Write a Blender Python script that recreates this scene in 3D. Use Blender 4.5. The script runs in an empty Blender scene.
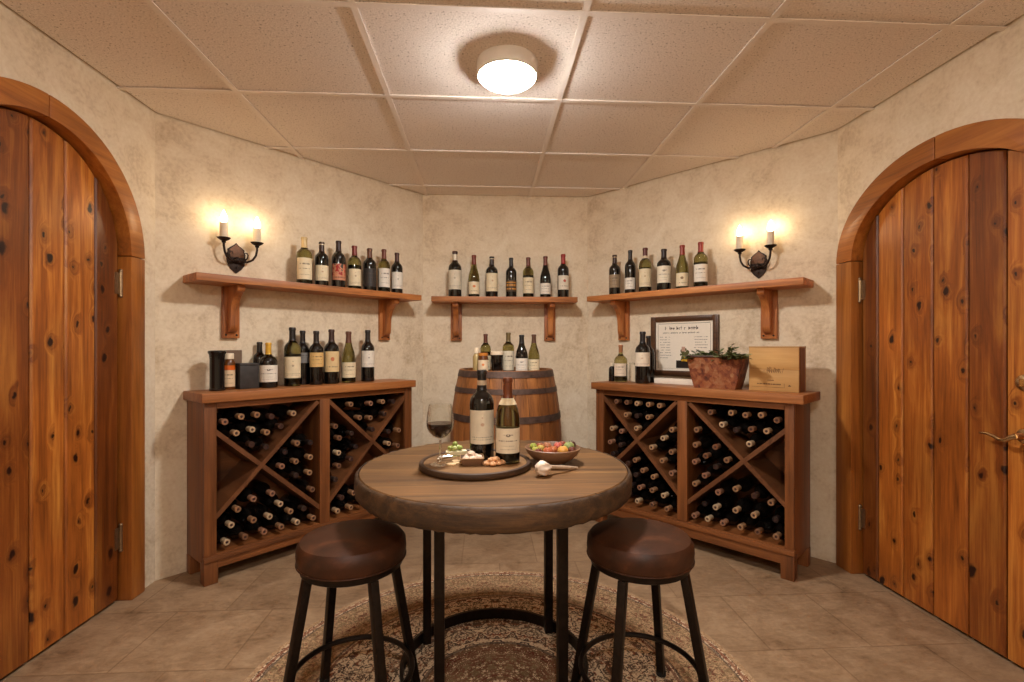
import bpy, bmesh, math, random
from mathutils import Vector, Matrix, Euler
from math import sin, cos, pi, radians, hypot, atan2, sqrt

scene = bpy.context.scene
COL = scene.collection
rng = random.Random(11)

# ------------------------------------------------------------------ small helpers
def C(r, g, b):
    def f(c):
        c /= 255.0
        return c / 12.92 if c <= 0.04045 else ((c + 0.055) / 1.055) ** 2.4
    return (f(r), f(g), f(b), 1.0)

class NG:
    """short hand for building a node material"""
    def __init__(self, name):
        self.mat = bpy.data.materials.new(name)
        self.mat.use_nodes = True
        self.t = self.mat.node_tree
        self.t.nodes.clear()
        self.out = self.t.nodes.new('ShaderNodeOutputMaterial')
        self.b = self.t.nodes.new('ShaderNodeBsdfPrincipled')
        self.t.links.new(self.b.outputs[0], self.out.inputs[0])
        self._obj = None
    def n(self, typ, **kw):
        nd = self.t.nodes.new('ShaderNode' + typ)
        for k, v in kw.items():
            setattr(nd, k, v)
        return nd
    def put(self, sock, v):
        if isinstance(v, bpy.types.NodeSocket):
            self.t.links.new(v, sock)
        else:
            sock.default_value = v
    def m(self, op, a, b=0.0, c=0.0, clamp=False):
        nd = self.n('Math', operation=op, use_clamp=clamp)
        for s, v in zip(nd.inputs, (a, b, c)):
            self.put(s, v)
        return nd.outputs[0]
    def coord(self, kind='Object'):
        if self._obj is None:
            self._obj = self.n('TexCoord')
        return self._obj.outputs[kind]
    def mapping(self, vec, scale=(1, 1, 1), loc=(0, 0, 0), rot=(0, 0, 0)):
        nd = self.n('Mapping')
        self.put(nd.inputs[0], vec); self.put(nd.inputs[1], loc); self.put(nd.inputs[2], rot); self.put(nd.inputs[3], scale)
        return nd.outputs[0]
    def noise(self, vec, scale=5, detail=4, rough=0.5, dist=0.0):
        nd = self.n('TexNoise')
        self.put(nd.inputs['Vector'], vec)
        nd.inputs['Scale'].default_value = scale; nd.inputs['Detail'].default_value = detail
        nd.inputs['Roughness'].default_value = rough; nd.inputs['Distortion'].default_value = dist
        return nd.outputs[0]
    def ramp(self, fac, stops, interp='LINEAR'):
        nd = self.n('ValToRGB'); cr = nd.color_ramp; cr.interpolation = interp
        cr.elements[0].position, cr.elements[0].color = stops[0]
        cr.elements[1].position, cr.elements[1].color = stops[-1]
        for p, c in stops[1:-1]:
            e = cr.elements.new(p); e.color = c
        self.put(nd.inputs[0], fac)
        return nd.outputs[0]
    def mix(self, fac, a, b, mode='MIX'):
        nd = self.n('Mix', data_type='RGBA', blend_type=mode)
        self.put(nd.inputs[0], fac); self.put(nd.inputs[6], a); self.put(nd.inputs[7], b)
        return nd.outputs[2]
    def sep(self, vec):
        nd = self.n('SeparateXYZ'); self.put(nd.inputs[0], vec)
        return nd.outputs
    def comb(self, x, y, z):
        nd = self.n('CombineXYZ')
        for s, v in zip(nd.inputs, (x, y, z)):
            self.put(s, v)
        return nd.outputs[0]
    def rand(self):
        return self.n('ObjectInfo').outputs['Random']
    def bump(self, h, strength=0.3, dist=0.01):
        nd = self.n('Bump'); nd.inputs['Strength'].default_value = strength; nd.inputs['Distance'].default_value = dist
        self.put(nd.inputs['Height'], h); self.t.links.new(nd.outputs[0], self.b.inputs['Normal'])
    def set(self, **kw):
        for k, v in kw.items():
            self.put(self.b.inputs[k.replace('_', ' ')], v)
        return self.mat

# ------------------------------------------------------------------ materials
def simple(name, col, rough=0.5, metal=0.0, var=0.0, scale=60, bump=0.0, **kw):
    g = NG(name)
    nz = g.noise(g.coord(), scale, 4, 0.6)
    dark = tuple(x * (1 - var) for x in col[:3]) + (1,)
    lite = tuple(min(1, x * (1 + var)) for x in col[:3]) + (1,)
    base = g.ramp(nz, [(0.3, dark), (0.7, lite)])
    g.set(Base_Color=base, Roughness=rough, Metallic=metal)
    if bump: g.bump(nz, bump, 0.004)
    for k, v in kw.items():
        g.put(g.b.inputs[k.replace('_', ' ')], v)
    return g.mat

def wood(name, dark, mid, light, grain='X', scale=9.0, rough=0.42, bump=0.15, shift=True, tint=False, knots=False, coat=0.0, blotch=0.35, gain=1.0):
    g = NG(name)
    dark, mid, light = [(c[0] * gain, c[1] * gain * 0.97, c[2] * gain * 0.84, 1) for c in (dark, mid, light)]
    p = g.coord()
    if shift:
        r = g.rand()
        off = g.n('VectorMath', operation='ADD'); g.put(off.inputs[0], p)
        g.put(off.inputs[1], g.comb(g.m('MULTIPLY', r, 7.3), g.m('MULTIPLY', r, 3.1), g.m('MULTIPLY', r, 5.7)))
        p = off.outputs[0]
    tv = None
    if tint:
        at = g.n('Attribute', attribute_name='tint'); tv = at.outputs['Fac']
        off = g.n('VectorMath', operation='ADD'); g.put(off.inputs[0], p)
        g.put(off.inputs[1], g.comb(g.m('MULTIPLY', tv, 3.7), g.m('MULTIPLY', tv, 9.1), g.m('MULTIPLY', tv, 13.3)))
        p = off.outputs[0]
    s = {'X': (0.07, 1, 1), 'Y': (1, 0.07, 1), 'Z': (1, 1, 0.07)}[grain]
    pk = p
    if knots:
        # knots pull the grain lines around them
        kx, ky, kz = g.sep(p)
        mp = g.comb(g.m('MULTIPLY', kx, 10.0), g.m('MULTIPLY', kz, 6.5), 0.0)
        wob = g.n('VectorMath', operation='ADD'); g.put(wob.inputs[0], mp); nz_ = g.m('MULTIPLY_ADD', g.noise(p, 30, 2, 0.5), 0.22, -0.11); g.put(wob.inputs[1], g.comb(nz_, nz_, 0.0))
        vo = g.n('TexVoronoi', feature='F1', voronoi_dimensions='2D'); g.put(vo.inputs['Vector'], wob.outputs[0]); vo.inputs['Scale'].default_value = 1.0
        d = vo.outputs['Distance']; keep = g.sep(vo.outputs['Color'])[0]
        has = g.m('GREATER_THAN', keep, 0.42)
        size = g.m('MULTIPLY_ADD', g.m('POWER', g.sep(vo.outputs['Color'])[1], 2.0), 0.14, 0.045)
        near = g.m('MULTIPLY', has, g.m('POWER', g.m('SUBTRACT', 1.0, g.m('DIVIDE', d, 0.42), clamp=True), 2.0))
        pk = g.n('VectorMath', operation='ADD'); g.put(pk.inputs[0], p)
        g.put(pk.inputs[1], g.comb(g.m('MULTIPLY', near, 0.16), 0.0, 0.0)); pk = pk.outputs[0]
        core = g.m('MULTIPLY', has, g.m('DIVIDE', g.m('SUBTRACT', size, d), g.m('MULTIPLY', size, 0.40), clamp=True))
    mv = g.mapping(pk, s)
    n1 = g.noise(mv, scale, 6, 0.6, 1.1)
    n2 = g.noise(g.mapping(p, tuple(x * .5 if x < 1 else 1.0 for x in s)), scale * 8, 4, 0.7, 0.2)
    n3 = g.noise(p, 2.3, 3, 0.5)
    f = g.m('ADD', g.m('MULTIPLY', n1, 0.66), g.m('MULTIPLY', n2, 0.34))
    col = g.ramp(f, [(0.30, dark), (0.5, mid), (0.70, light)])
    col = g.mix(blotch, col, g.ramp(n3, [(0.3, (0.45, 0.42, 0.40, 1)), (0.7, (1.25, 1.2, 1.15, 1))]), 'MULTIPLY')
    if tint:
        col = g.mix(1.0, col, g.ramp(tv, [(0.0, (0.36, 0.30, 0.27, 1)), (0.5, (0.80, 0.72, 0.66, 1)), (1.0, (1.35, 1.35, 1.25, 1))]), 'MULTIPLY')
    if knots:
        halo = g.m('MULTIPLY', near, 0.8)
        col = g.mix(halo, col, (dark[0], dark[1], dark[2], 1))
        col = g.mix(core, col, (dark[0] * 0.22, dark[1] * 0.12, dark[2] * 0.08, 1))
    g.set(Base_Color=col, Roughness=g.m('MULTIPLY_ADD', n2, 0.2, rough - 0.1))
    if coat:
        g.b.inputs['Coat Weight'].default_value = coat; g.b.inputs['Coat Roughness'].default_value = 0.25
    g.bump(f, bump, 0.003)
    return g.mat

def m_plaster():
    g = NG('hand troweled plaster')
    p = g.coord()
    a = g.noise(p, 1.3, 5, 0.6, 0.5); b = g.noise(p, 7.0, 6, 0.65, 0.8); c = g.noise(p, 55, 4, 0.6)
    f = g.m('ADD', g.m('ADD', g.m('MULTIPLY', a, 0.30), g.m('MULTIPLY', b, 0.42)), g.m('MULTIPLY', c, 0.28))
    col = g.ramp(f, [(0.36, C(192, 170, 142)), (0.49, C(220, 203, 177)), (0.64, C(233, 220, 198))])
    g.set(Base_Color=col, Roughness=0.85)
    g.b.inputs['Specular IOR Level'].default_value = 0.2
    h = g.m('ADD', g.m('MULTIPLY', b, 0.7), g.m('MULTIPLY', c, 0.35))
    g.bump(h, 0.36, 0.012)
    return g.mat

def m_tile():
    g = NG('speckled mineral ceiling tile')
    p = g.coord()
    a = g.noise(p, 105, 3, 0.6); b = g.noise(p, 160, 2, 0.5); w = g.noise(p, 1.1, 3)
    base = g.ramp(w, [(0.3, C(234, 224, 215)), (0.7, C(243, 234, 226))])
    base = g.mix(0.5, base, g.ramp(b, [(0.35, (0.72, 0.70, 0.68, 1)), (0.65, (1.12, 1.12, 1.12, 1))]), 'MULTIPLY')
    sp = g.ramp(a, [(0.345, (1, 1, 1, 1)), (0.38, (0, 0, 0, 1))])
    base = g.mix(g.m('MULTIPLY', sp, 0.8), base, C(112, 92, 76))
    g.set(Base_Color=base, Roughness=0.95)
    g.b.inputs['Specular IOR Level'].default_value = 0.1
    g.bump(b, 0.25, 0.004)
    return g.mat

def m_floor():
    g = NG('travertine floor tile')
    p = g.mapping(g.coord(), (1, 1, 1), (0.13, 0.22, 0), (0, 0, radians(0)))
    br = g.n('TexBrick', offset=0.5, offset_frequency=2, squash=1.0)
    g.put(br.inputs['Vector'], p)
    br.inputs['Scale'].default_value = 1.0; br.inputs['Mortar Size'].default_value = 0.004; br.inputs['Mortar Smooth'].default_value = 0.3
    br.inputs['Bias'].default_value = 0.0; br.inputs['Brick Width'].default_value = 0.42; br.inputs['Row Height'].default_value = 0.42
    br.inputs['Color1'].default_value = (0.88, 0.87, 0.86, 1); br.inputs['Color2'].default_value = (1.06, 1.05, 1.03, 1); br.inputs['Mortar'].default_value = (0.78, 0.74, 0.70, 1)
    a = g.noise(p, 5.5, 8, 0.65, 0.6); b = g.noise(g.mapping(p, (1, 2.2, 1)), 20, 6, 0.65, 0.6); c = g.noise(p, 70, 3, 0.6)
    f = g.m('ADD', g.m('MULTIPLY', a, 0.55), g.m('ADD', g.m('MULTIPLY', b, 0.35), g.m('MULTIPLY', c, 0.1)))
    col = g.ramp(f, [(0.32, C(98, 74, 51)), (0.44, C(138, 111, 84)), (0.58, C(161, 134, 105)), (0.72, C(180, 156, 126))])
    col = g.mix(1.0, col, br.outputs['Color'], 'MULTIPLY')
    pits = g.ramp(g.noise(g.mapping(p, (1, 2.5, 1)), 45, 4, 0.7), [(0.28, (1, 1, 1, 1)), (0.33, (0, 0, 0, 1))])
    col = g.mix(g.m('MULTIPLY', pits, 0.5), col, C(110, 82, 58))
    g.set(Base_Color=col, Roughness=g.m('MULTIPLY_ADD', b, 0.35, 0.35))
    g.b.inputs['Specular IOR Level'].default_value = 0.35
    g.bump(g.m('SUBTRACT', g.m('MULTIPLY', f, 0.4), g.m('MULTIPLY', br.outputs['Fac'], 0.5)), 0.25, 0.006)
    return g.mat

def m_rug():
    """faded round Persian pattern: fine mirrored florals in rings"""
    g = NG('woven floral rug pile')
    x, y, z = g.sep(g.coord())
    r = g.m('SQRT', g.m('ADD', g.m('MULTIPLY', x, x), g.m('MULTIPLY', y, y)))
    th = g.m('ARCTAN2', y, x)
    cream, red, rust, navy, tan, olive = C(216, 192, 160), C(98, 44, 34), C(126, 70, 48), C(62, 46, 42), C(170, 138, 104), C(112, 92, 66)
    col = None
    # folded polar cells: every segment mirrors its neighbour so the florals repeat round the rug
    def florals(n, kr, seed, thr, soft):
        seg = 2 * pi / n
        a = g.m('PINGPONG', g.m('ADD', th, 4 * pi), seg / 2)
        arc = g.m('MULTIPLY', a, g.m('MAXIMUM', r, 0.05))
        v = g.comb(g.m('MULTIPLY', arc, kr), g.m('MULTIPLY', r, kr), seed)
        n1 = g.noise(v, 1.0, 3, 0.55, 1.6)
        n2 = g.noise(v, 2.1, 2, 0.5, 1.0)
        band = g.m('ABSOLUTE', g.m('SUBTRACT', n1, 0.5))          # thin curling vines
        vine = g.ramp(band, [(0.0, (1, 1, 1, 1)), (thr, (1, 1, 1, 1)), (thr + soft, (0, 0, 0, 1))])
        blot = g.ramp(n2, [(0.54, (0, 0, 0, 1)), (0.60, (1, 1, 1, 1))])
        return vine, blot
    def ring(r0, r1):
        return g.m('MULTIPLY', g.m('GREATER_THAN', r, r0), g.m('LESS_THAN', r, r1))
    va, ba = florals(16, 26, 1.7, 0.030, 0.02)
    vb, bb = florals(24, 30, 6.1, 0.034, 0.02)
    vc, bc = florals(12, 34, 9.3, 0.030, 0.02)
    field = g.mix(ba, cream, rust); field = g.mix(va, field, navy)
    bord = g.mix(bb, tan, red); bord = g.mix(vb, bord, olive)
    med = g.mix(bc, olive, cream); med = g.mix(vc, med, red)
    col = g.mix(ring(0.0, 0.27), field, med)
    col = g.mix(ring(0.66, 0.86), col, bord)
    for r0, r1, c_ in ((0.27, 0.285, navy), (0.295, 0.303, cream), (0.635, 0.645, red), (0.65, 0.66, navy), (0.86, 0.868, navy), (0.875, 0.888, rust), (0.895, 0.93, tan)):
        col = g.mix(g.m('MULTIPLY', ring(r0, r1), 0.8), col, c_)
    f1 = g.noise(g.coord(), 7, 6, 0.7); f2 = g.noise(g.coord(), 220, 2, 0.6)
    col = g.mix(g.m('MULTIPLY', g.ramp(f1, [(0.38, (0, 0, 0, 1)), (0.66, (1, 1, 1, 1))]), 0.30), col, C(180, 150, 116))
    col = g.mix(0.5, col, g.ramp(f2, [(0.3, (0.65, 0.65, 0.65, 1)), (0.7, (1.2, 1.2, 1.2, 1))]), 'MULTIPLY')
    g.set(Base_Color=col, Roughness=0.95)
    g.b.inputs['Specular IOR Level'].default_value = 0.1
    g.bump(f2, 0.5, 0.004)
    return g.mat

def m_tabletop():
    mat = wood('reclaimed tabletop planks', C(72, 46, 26), C(158, 114, 68), C(206, 160, 104), 'X', 12, 0.5, 0.35, blotch=0.6, gain=0.46)
    t = mat.node_tree; b = [n for n in t.nodes if n.type == 'BSDF_PRINCIPLED'][0]
    src = b.inputs['Base Color'].links[0].from_socket
    tc = t.nodes.new('ShaderNodeTexCoord'); sp = t.nodes.new('ShaderNodeSeparateXYZ'); t.links.new(tc.outputs['Object'], sp.inputs[0])
    nz = t.nodes.new('ShaderNodeTexNoise'); nz.inputs['Scale'].default_value = 5; t.links.new(tc.outputs['Object'], nz.inputs['Vector'])
    def mth(op, a, b_):
        n = t.nodes.new('ShaderNodeMath'); n.operation = op
        for s_, v in zip(n.inputs, (a, b_)):
            if isinstance(v, bpy.types.NodeSocket): t.links.new(v, s_)
            else: s_.default_value = v
        return n.outputs[0]
    y = mth('ADD', sp.outputs[1], mth('MULTIPLY', nz.outputs[0], 0.006))
    row = mth('DIVIDE', mth('ADD', y, 2.0), 0.112)
    fr = mth('FRACT', row, 0.0)
    seam = mth('MULTIPLY', mth('LESS_THAN', mth('ABSOLUTE', mth('SUBTRACT', fr, 0.5), 0.0), 0.018), 0.75)
    wn = t.nodes.new('ShaderNodeTexWhiteNoise'); wn.noise_dimensions = '1D'; t.links.new(mth('FLOOR', mth('ADD', row, 0.5), 0.0), wn.inputs['W'])
    tone = t.nodes.new('ShaderNodeValToRGB'); tone.color_ramp.elements[0].color = (0.72, 0.70, 0.68, 1); tone.color_ramp.elements[1].color = (1.12, 1.1, 1.06, 1)
    t.links.new(wn.outputs['Value'], tone.inputs[0])
    m1 = t.nodes.new('ShaderNodeMix'); m1.data_type = 'RGBA'; m1.blend_type = 'MULTIPLY'; m1.inputs[0].default_value = 1.0
    t.links.new(src, m1.inputs[6]); t.links.new(tone.outputs[0], m1.inputs[7])
    m2 = t.nodes.new('ShaderNodeMix'); m2.data_type = 'RGBA'; t.links.new(seam, m2.inputs[0]); t.links.new(m1.outputs[2], m2.inputs[6]); m2.inputs[7].default_value = C(40, 26, 16)
    t.links.new(m2.outputs[2], b.inputs['Base Color'])
    return mat

def m_leather():
    g = NG('worn brown leather')
    p = g.coord()
    a = g.noise(p, 9, 5, 0.6, 0.4); b = g.noise(p, 160, 3, 0.6)
    col = g.ramp(a, [(0.3, C(38, 19, 8)), (0.55, C(64, 33, 15)), (0.75, C(96, 54, 28))])
    g.set(Base_Color=col, Roughness=g.m('MULTIPLY_ADD', a, 0.25, 0.38), Specular_IOR_Level=0.3)
    g.bump(b, 0.15, 0.002)
    return g.mat

def m_label(name, paper, ink, style='lines', accent=None):
    """printed paper: rows of illegible small print, a crest or a band"""
    g = NG(name)
    u, v, _ = g.sep(g.coord('UV'))
    nz = g.noise(g.coord('UV'), 3.0, 3)
    dk = tuple(x * 0.86 for x in paper[:3]) + (1,)
    col = g.ramp(nz, [(0.3, dk), (0.7, paper)])
    def row(vc, hh, half, cells, thr):
        inb = g.m('LESS_THAN', g.m('ABSOLUTE', g.m('SUBTRACT', v, vc)), hh)
        inw = g.m('LESS_THAN', g.m('ABSOLUTE', g.m('SUBTRACT', u, 0.5)), half)
        wn = g.n('TexNoise', noise_dimensions='2D'); g.put(wn.inputs['Vector'], g.comb(g.m('MULTIPLY', u, cells), vc * 37.0, 0.0)); wn.inputs['Scale'].default_value = 1.0; wn.inputs['Detail'].default_value = 0
        return g.m('MULTIPLY', g.m('MULTIPLY', inb, inw), g.m('GREATER_THAN', wn.outputs[0], thr))
    def disc(uc, vc, rad, asp):
        dx = g.m('SUBTRACT', u, uc); dy = g.m('MULTIPLY', g.m('SUBTRACT', v, vc), asp)
        return g.m('LESS_THAN', g.m('ADD', g.m('MULTIPLY', dx, dx), g.m('MULTIPLY', dy, dy)), rad * rad)
    acc = accent or ink
    if style == 'lines':
        for vc, hh, half, cells, t in ((0.72, 0.035, 0.26, 34, 0.46), (0.5, 0.02, 0.33, 60, 0.5), (0.22, 0.015, 0.30, 70, 0.5)):
            col = g.mix(g.m('MULTIPLY', row(vc, hh, half, cells, t), 0.75), col, ink)
    elif style == 'crest':
        col = g.mix(g.m('MULTIPLY', disc(0.5, 0.72, 0.075, 1.3), 0.85), col, acc)
        col = g.mix(g.m('MULTIPLY', disc(0.5, 0.74, 0.035, 1.3), 0.9), col, paper)
        for vc, hh, half, cells, t in ((0.74, 0.022, 0.17, 50, 0.45), (0.50, 0.022, 0.34, 56, 0.42), (0.30, 0.012, 0.22, 80, 0.5), (0.16, 0.012, 0.28, 80, 0.5)):
            col = g.mix(g.m('MULTIPLY', row(vc, hh, half, cells, t), 0.7), col, ink)
    elif style == 'emblem':
        col = g.mix(g.m('MULTIPLY', disc(0.5, 0.58, 0.06, 1.2), 0.55), col, acc)
        col = g.mix(g.m('MULTIPLY', disc(0.5, 0.78, 0.03, 1.2), 0.45), col, acc)
        for vc, hh, half, cells, t in ((0.20, 0.014, 0.38, 70, 0.45), (0.13, 0.010, 0.34, 80, 0.5)):
            col = g.mix(g.m('MULTIPLY', row(vc, hh, half, cells, t), 0.7), col, ink)
    elif style == 'dot':
        col = g.mix(g.m('MULTIPLY', disc(0.5, 0.62, 0.10, 1.0), 0.9), col, acc)
        col = g.mix(g.m('MULTIPLY', row(0.25, 0.03, 0.3, 50, 0.48), 0.7), col, ink)
    elif style == 'bands':
        for vc, hh in ((0.82, 0.05), (0.58, 0.10), (0.25, 0.06)):
            col = g.mix(g.m('MULTIPLY', row(vc, hh, 0.44, 40, 0.36), 0.9), col, acc)
    elif style == 'picture':
        h = g.noise(g.coord('UV'), 4.0, 2)
        col = g.mix(g.m('MULTIPLY', g.m('GREATER_THAN', h, 0.52), g.m('GREATER_THAN', v, 0.3)), col, acc)
        col = g.mix(g.m('MULTIPLY', g.m('LESS_THAN', h, 0.40), g.m('GREATER_THAN', v, 0.45)), col, ink)
        col = g.mix(g.m('MULTIPLY', row(0.16, 0.05, 0.4, 40, 0.45), 0.8), col, ink)
    g.set(Base_Color=col, Roughness=0.6)
    return g.mat

def emitter(name, col, strength):
    g = NG(name)
    g.set(Base_Color=col, Roughness=0.6)
    g.b.inputs['Emission Color'].default_value = col
    g.b.inputs['Emission Strength'].default_value = strength
    return g.mat

def glassy(name, col, rough=0.03, ior=1.45, trans=1.0, spec=0.5):
    g = NG(name)
    g.set(Base_Color=col, Roughness=rough, IOR=ior)
    g.b.inputs['Transmission Weight'].default_value = trans
    return g.mat

MAT = dict(
    plaster=m_plaster(), tile=m_tile(), floor=m_floor(), rug=m_rug(), leather=m_leather(),
    tbar=simple('painted ceiling grid metal', C(236, 226, 216), 0.6, 0, 0.04),
    door=wood('knotty varnished door plank', C(84, 38, 12), C(164, 94, 38), C(218, 152, 74), 'Z', 13, 0.40, 0.14, False, True, True, 0.12, 0.45, gain=0.92),
    casing_z=wood('varnished casing board', C(112, 60, 22), C(172, 104, 44), C(204, 136, 64), 'Z', 11, 0.42, 0.12, coat=0.1, gain=0.85),
    casing_x=wood('varnished arch board', C(112, 60, 22), C(172, 104, 44), C(204, 136, 64), 'X', 11, 0.42, 0.12, coat=0.1, gain=0.95),
    shelf_x=wood('shelf board wood', C(92, 50, 24), C(166, 106, 60), C(200, 142, 88), 'X', 13, 0.5, 0.3, blotch=0.5, gain=1.25),
    shelf_z=wood('bracket wood', C(92, 48, 22), C(162, 98, 52), C(192, 130, 74), 'Z', 13, 0.5, 0.3, blotch=0.5, gain=1.1),
    rack_x=wood('rack rail wood', C(80, 44, 22), C(142, 86, 48), C(176, 112, 66), 'X', 11, 0.46, 0.25, gain=0.72),
    rack_z=wood('rack stile wood', C(80, 44, 22), C(142, 86, 48), C(176, 112, 66), 'Z', 11, 0.46, 0.25, gain=0.72),
    rack_y=wood('rack floor wood', C(90, 52, 30), C(132, 82, 50), C(158, 102, 66), 'Y', 10, 0.5, gain=0.6),
    racktop=wood('rack top slab wood', C(86, 50, 28), C(156, 98, 56), C(184, 126, 78), 'X', 9, 0.45, 0.25, gain=1.0),
    table=m_tabletop(),
    barrel=wood('oak barrel stave', C(84, 50, 26), C(148, 98, 56), C(178, 126, 78), 'Z', 12, 0.55, 0.3, tint=True, gain=1.08),
    head=wood('oak barrel head', C(70, 40, 22), C(118, 76, 46), C(142, 98, 62), 'X', 9, 0.55),
    tray=wood('serving board wood', C(96, 66, 40), C(140, 102, 64), C(164, 124, 84), 'X', 12, 0.5, gain=0.72),
    trayrim=wood('dark board rim wood', C(38, 24, 16), C(62, 42, 28), C(84, 58, 40), 'X', 12, 0.5),
    crate=wood('pale crate pine', C(160, 116, 66), C(190, 146, 92), C(206, 166, 112), 'X', 8, 0.6, 0.1),
    crate_end=wood('brown crate end wood', C(84, 48, 24), C(124, 76, 42), C(146, 94, 54), 'Z', 9, 0.55),
    frame=wood('dark frame moulding', C(46, 28, 18), C(86, 56, 36), C(116, 80, 54), 'X', 10, 0.35),
    bowl=wood('turned bowl wood', C(78, 54, 40), C(124, 92, 72), C(152, 118, 94), 'X', 9, 0.5),
    iron=simple('blackened steel', C(38, 30, 25), 0.42, 0.8, 0.25, 40, 0.05),
    wrought=simple('wrought iron', C(48, 36, 30), 0.5, 0.7, 0.3, 70, 0.2),
    table_edge=wood('dark bark edge wood', C(34, 22, 14), C(92, 64, 38), C(140, 102, 64), 'X', 22, 0.65, 0.9, blotch=0.7, gain=0.5),
    rust=simple('rusty plate iron', C(104, 72, 52), 0.55, 0.5, 0.3, 60, 0.15),
    hoop=simple('aged hoop steel', C(88, 70, 62), 0.55, 0.55, 0.35, 25, 0.15),
    brass=simple('satin nickel', C(206, 178, 138), 0.25, 1.0, 0.05),
    hinge=simple('dull hinge steel', C(150, 128, 100), 0.35, 0.9, 0.15),
    candle=simple('ivory candle sleeve', C(222, 204, 178), 0.55, 0, 0.05),
    white=simple('white lamp enamel', C(226, 220, 210), 0.4, 0, 0.02),
    dome=emitter('lit lamp diffuser', (1.0, 0.962, 0.915, 1), 80.0),
    bulb=emitter('lit flame bulb', (1.0, 0.76, 0.46, 1), 13.0),
    glass_dark=simple('black bottle glass', C(16, 13, 11), 0.06, 0, 0.1, 8, 0, Specular_IOR_Level=0.6),
    glass_olive=glassy('olive bottle glass', (0.33, 0.30, 0.10, 1), 0.04),
    glass_green=glassy('green bottle glass', (0.50, 0.46, 0.20, 1), 0.04),
    glass_stem=glassy('clear stem glass', (0.97, 0.97, 0.95, 1), 0.01),
    wine=simple('red wine', C(22, 3, 5), 0.2, 0, 0.05, Specular_IOR_Level=0.15),
    ceramic=simple('glossy black glaze', C(20, 18, 17), 0.12, 0, 0.1),
    slate=simple('dark slate', C(46, 42, 40), 0.55, 0, 0.4, 30, 0.2),
    taupe=simple('taupe card', C(112, 88, 68), 0.7, 0, 0.1),
    amber=simple('amber spice', C(92, 50, 16), 0.3, 0, 0.3, 90),
    cap_white=simple('ivory cap', C(226, 208, 180), 0.5, 0, 0.04),
    cork=simple('dark cork face', C(58, 26, 20), 0.7, 0, 0.3),
    garlic=simple('garlic skin', C(226, 206, 186), 0.5, 0, 0.12, 40),
    stalk=simple('dry garlic stalk', C(176, 152, 128), 0.7, 0, 0.2, 60),
    soil=simple('dark soil', C(40, 28, 20), 0.95, 0, 0.4, 120, 0.4),
    leaf=simple('leaf green', C(98, 106, 64), 0.5, 0, 0.35, 30),
    stem=simple('green stem', C(88, 84, 48), 0.6, 0, 0.2),
    cheese=simple('pale cheese', C(232, 220, 178), 0.5, 0, 0.06),
    cracker=simple('pale cracker', C(204, 172, 128), 0.8, 0, 0.15, 120, 0.2),
    walnut=simple('walnut kernel', C(204, 152, 106), 0.65, 0, 0.35, 110, 0.4),
    mushroom=simple('pale mushroom', C(222, 196, 174), 0.6, 0, 0.12, 60),
    steel=simple('polished steel', C(200, 192, 182), 0.18, 1.0, 0.03),
    paper=simple('white paper', C(232, 222, 206), 0.7, 0, 0.03),
    ink=simple('faded ink', C(96, 84, 74), 0.7, 0, 0.1),
    brand=simple('burnt brand mark', C(92, 60, 34), 0.7, 0, 0.15),
    dark=simple('dark gap', C(20, 13, 9), 0.9, 0, 0.1),
)
def m_copper():
    g = NG('patchy hammered copper')
    vo = g.n('TexVoronoi', feature='F1'); g.put(vo.inputs['Vector'], g.coord()); vo.inputs['Scale'].default_value = 44; vo.inputs['Randomness'].default_value = 0.8
    n = g.noise(g.coord(), 17, 6, 0.7, 0.8)
    f = g.m('ADD', g.m('MULTIPLY', g.sep(vo.outputs['Color'])[0], 0.16), g.m('MULTIPLY', n, 0.84))
    col = g.ramp(f, [(0.28, C(66, 42, 38)), (0.42, C(128, 70, 50)), (0.54, C(158, 98, 64)), (0.68, C(172, 128, 94))])
    g.set(Base_Color=col, Roughness=0.45, Metallic=0.35)
    g.bump(vo.outputs['Distance'], 0.4, 0.006)
    return g.mat
MAT['copper'] = m_copper()
def m_thin_glass():
    g = NG('thin clear glass')
    lw = g.n('LayerWeight'); lw.inputs['Blend'].default_value = 0.5
    tr = g.n('BsdfTransparent'); tr.inputs[0].default_value = (0.98, 0.98, 0.97, 1)
    gl = g.n('BsdfGlossy'); gl.inputs['Roughness'].default_value = 0.02; gl.inputs[0].default_value = (0.95, 0.95, 0.93, 1)
    f = g.m('MULTIPLY_ADD', g.m('POWER', lw.outputs['Facing'], 2.6), 0.70, 0.022)
    mx = g.n('MixShader'); g.put(mx.inputs[0], f); g.t.links.new(tr.outputs[0], mx.inputs[1]); g.t.links.new(gl.outputs[0], mx.inputs[2])
    g.t.links.new(mx.outputs[0], g.out.inputs[0])
    return g.mat
MAT['glass_clear'] = m_thin_glass()
_foils = {}
def foil(rgb):
    if rgb not in _foils:
        _foils[rgb] = simple('foil %d %d %d' % rgb, C(*rgb), 0.38, 0.15, 0.1)
    return _foils[rgb]
_labels = {}
def paper(rgb, style, accent=None, ink=(70, 56, 46)):
    k = (rgb, style, accent, ink)
    if k not in _labels:
        _labels[k] = m_label('label ' + style, C(*rgb), C(*ink), style, C(*accent) if accent else None)
    return _labels[k]
_fruit = {}
def skin(rgb):
    if rgb not in _fruit:
        m_ = sum(rgb) / 3.0; q_ = tuple(0.80 * c + 0.16 * m_ for c in rgb)
        _fruit[rgb] = simple('fruit skin', C(*q_), 0.35, 0, 0.18, 50)
    return _fruit[rgb]

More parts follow.
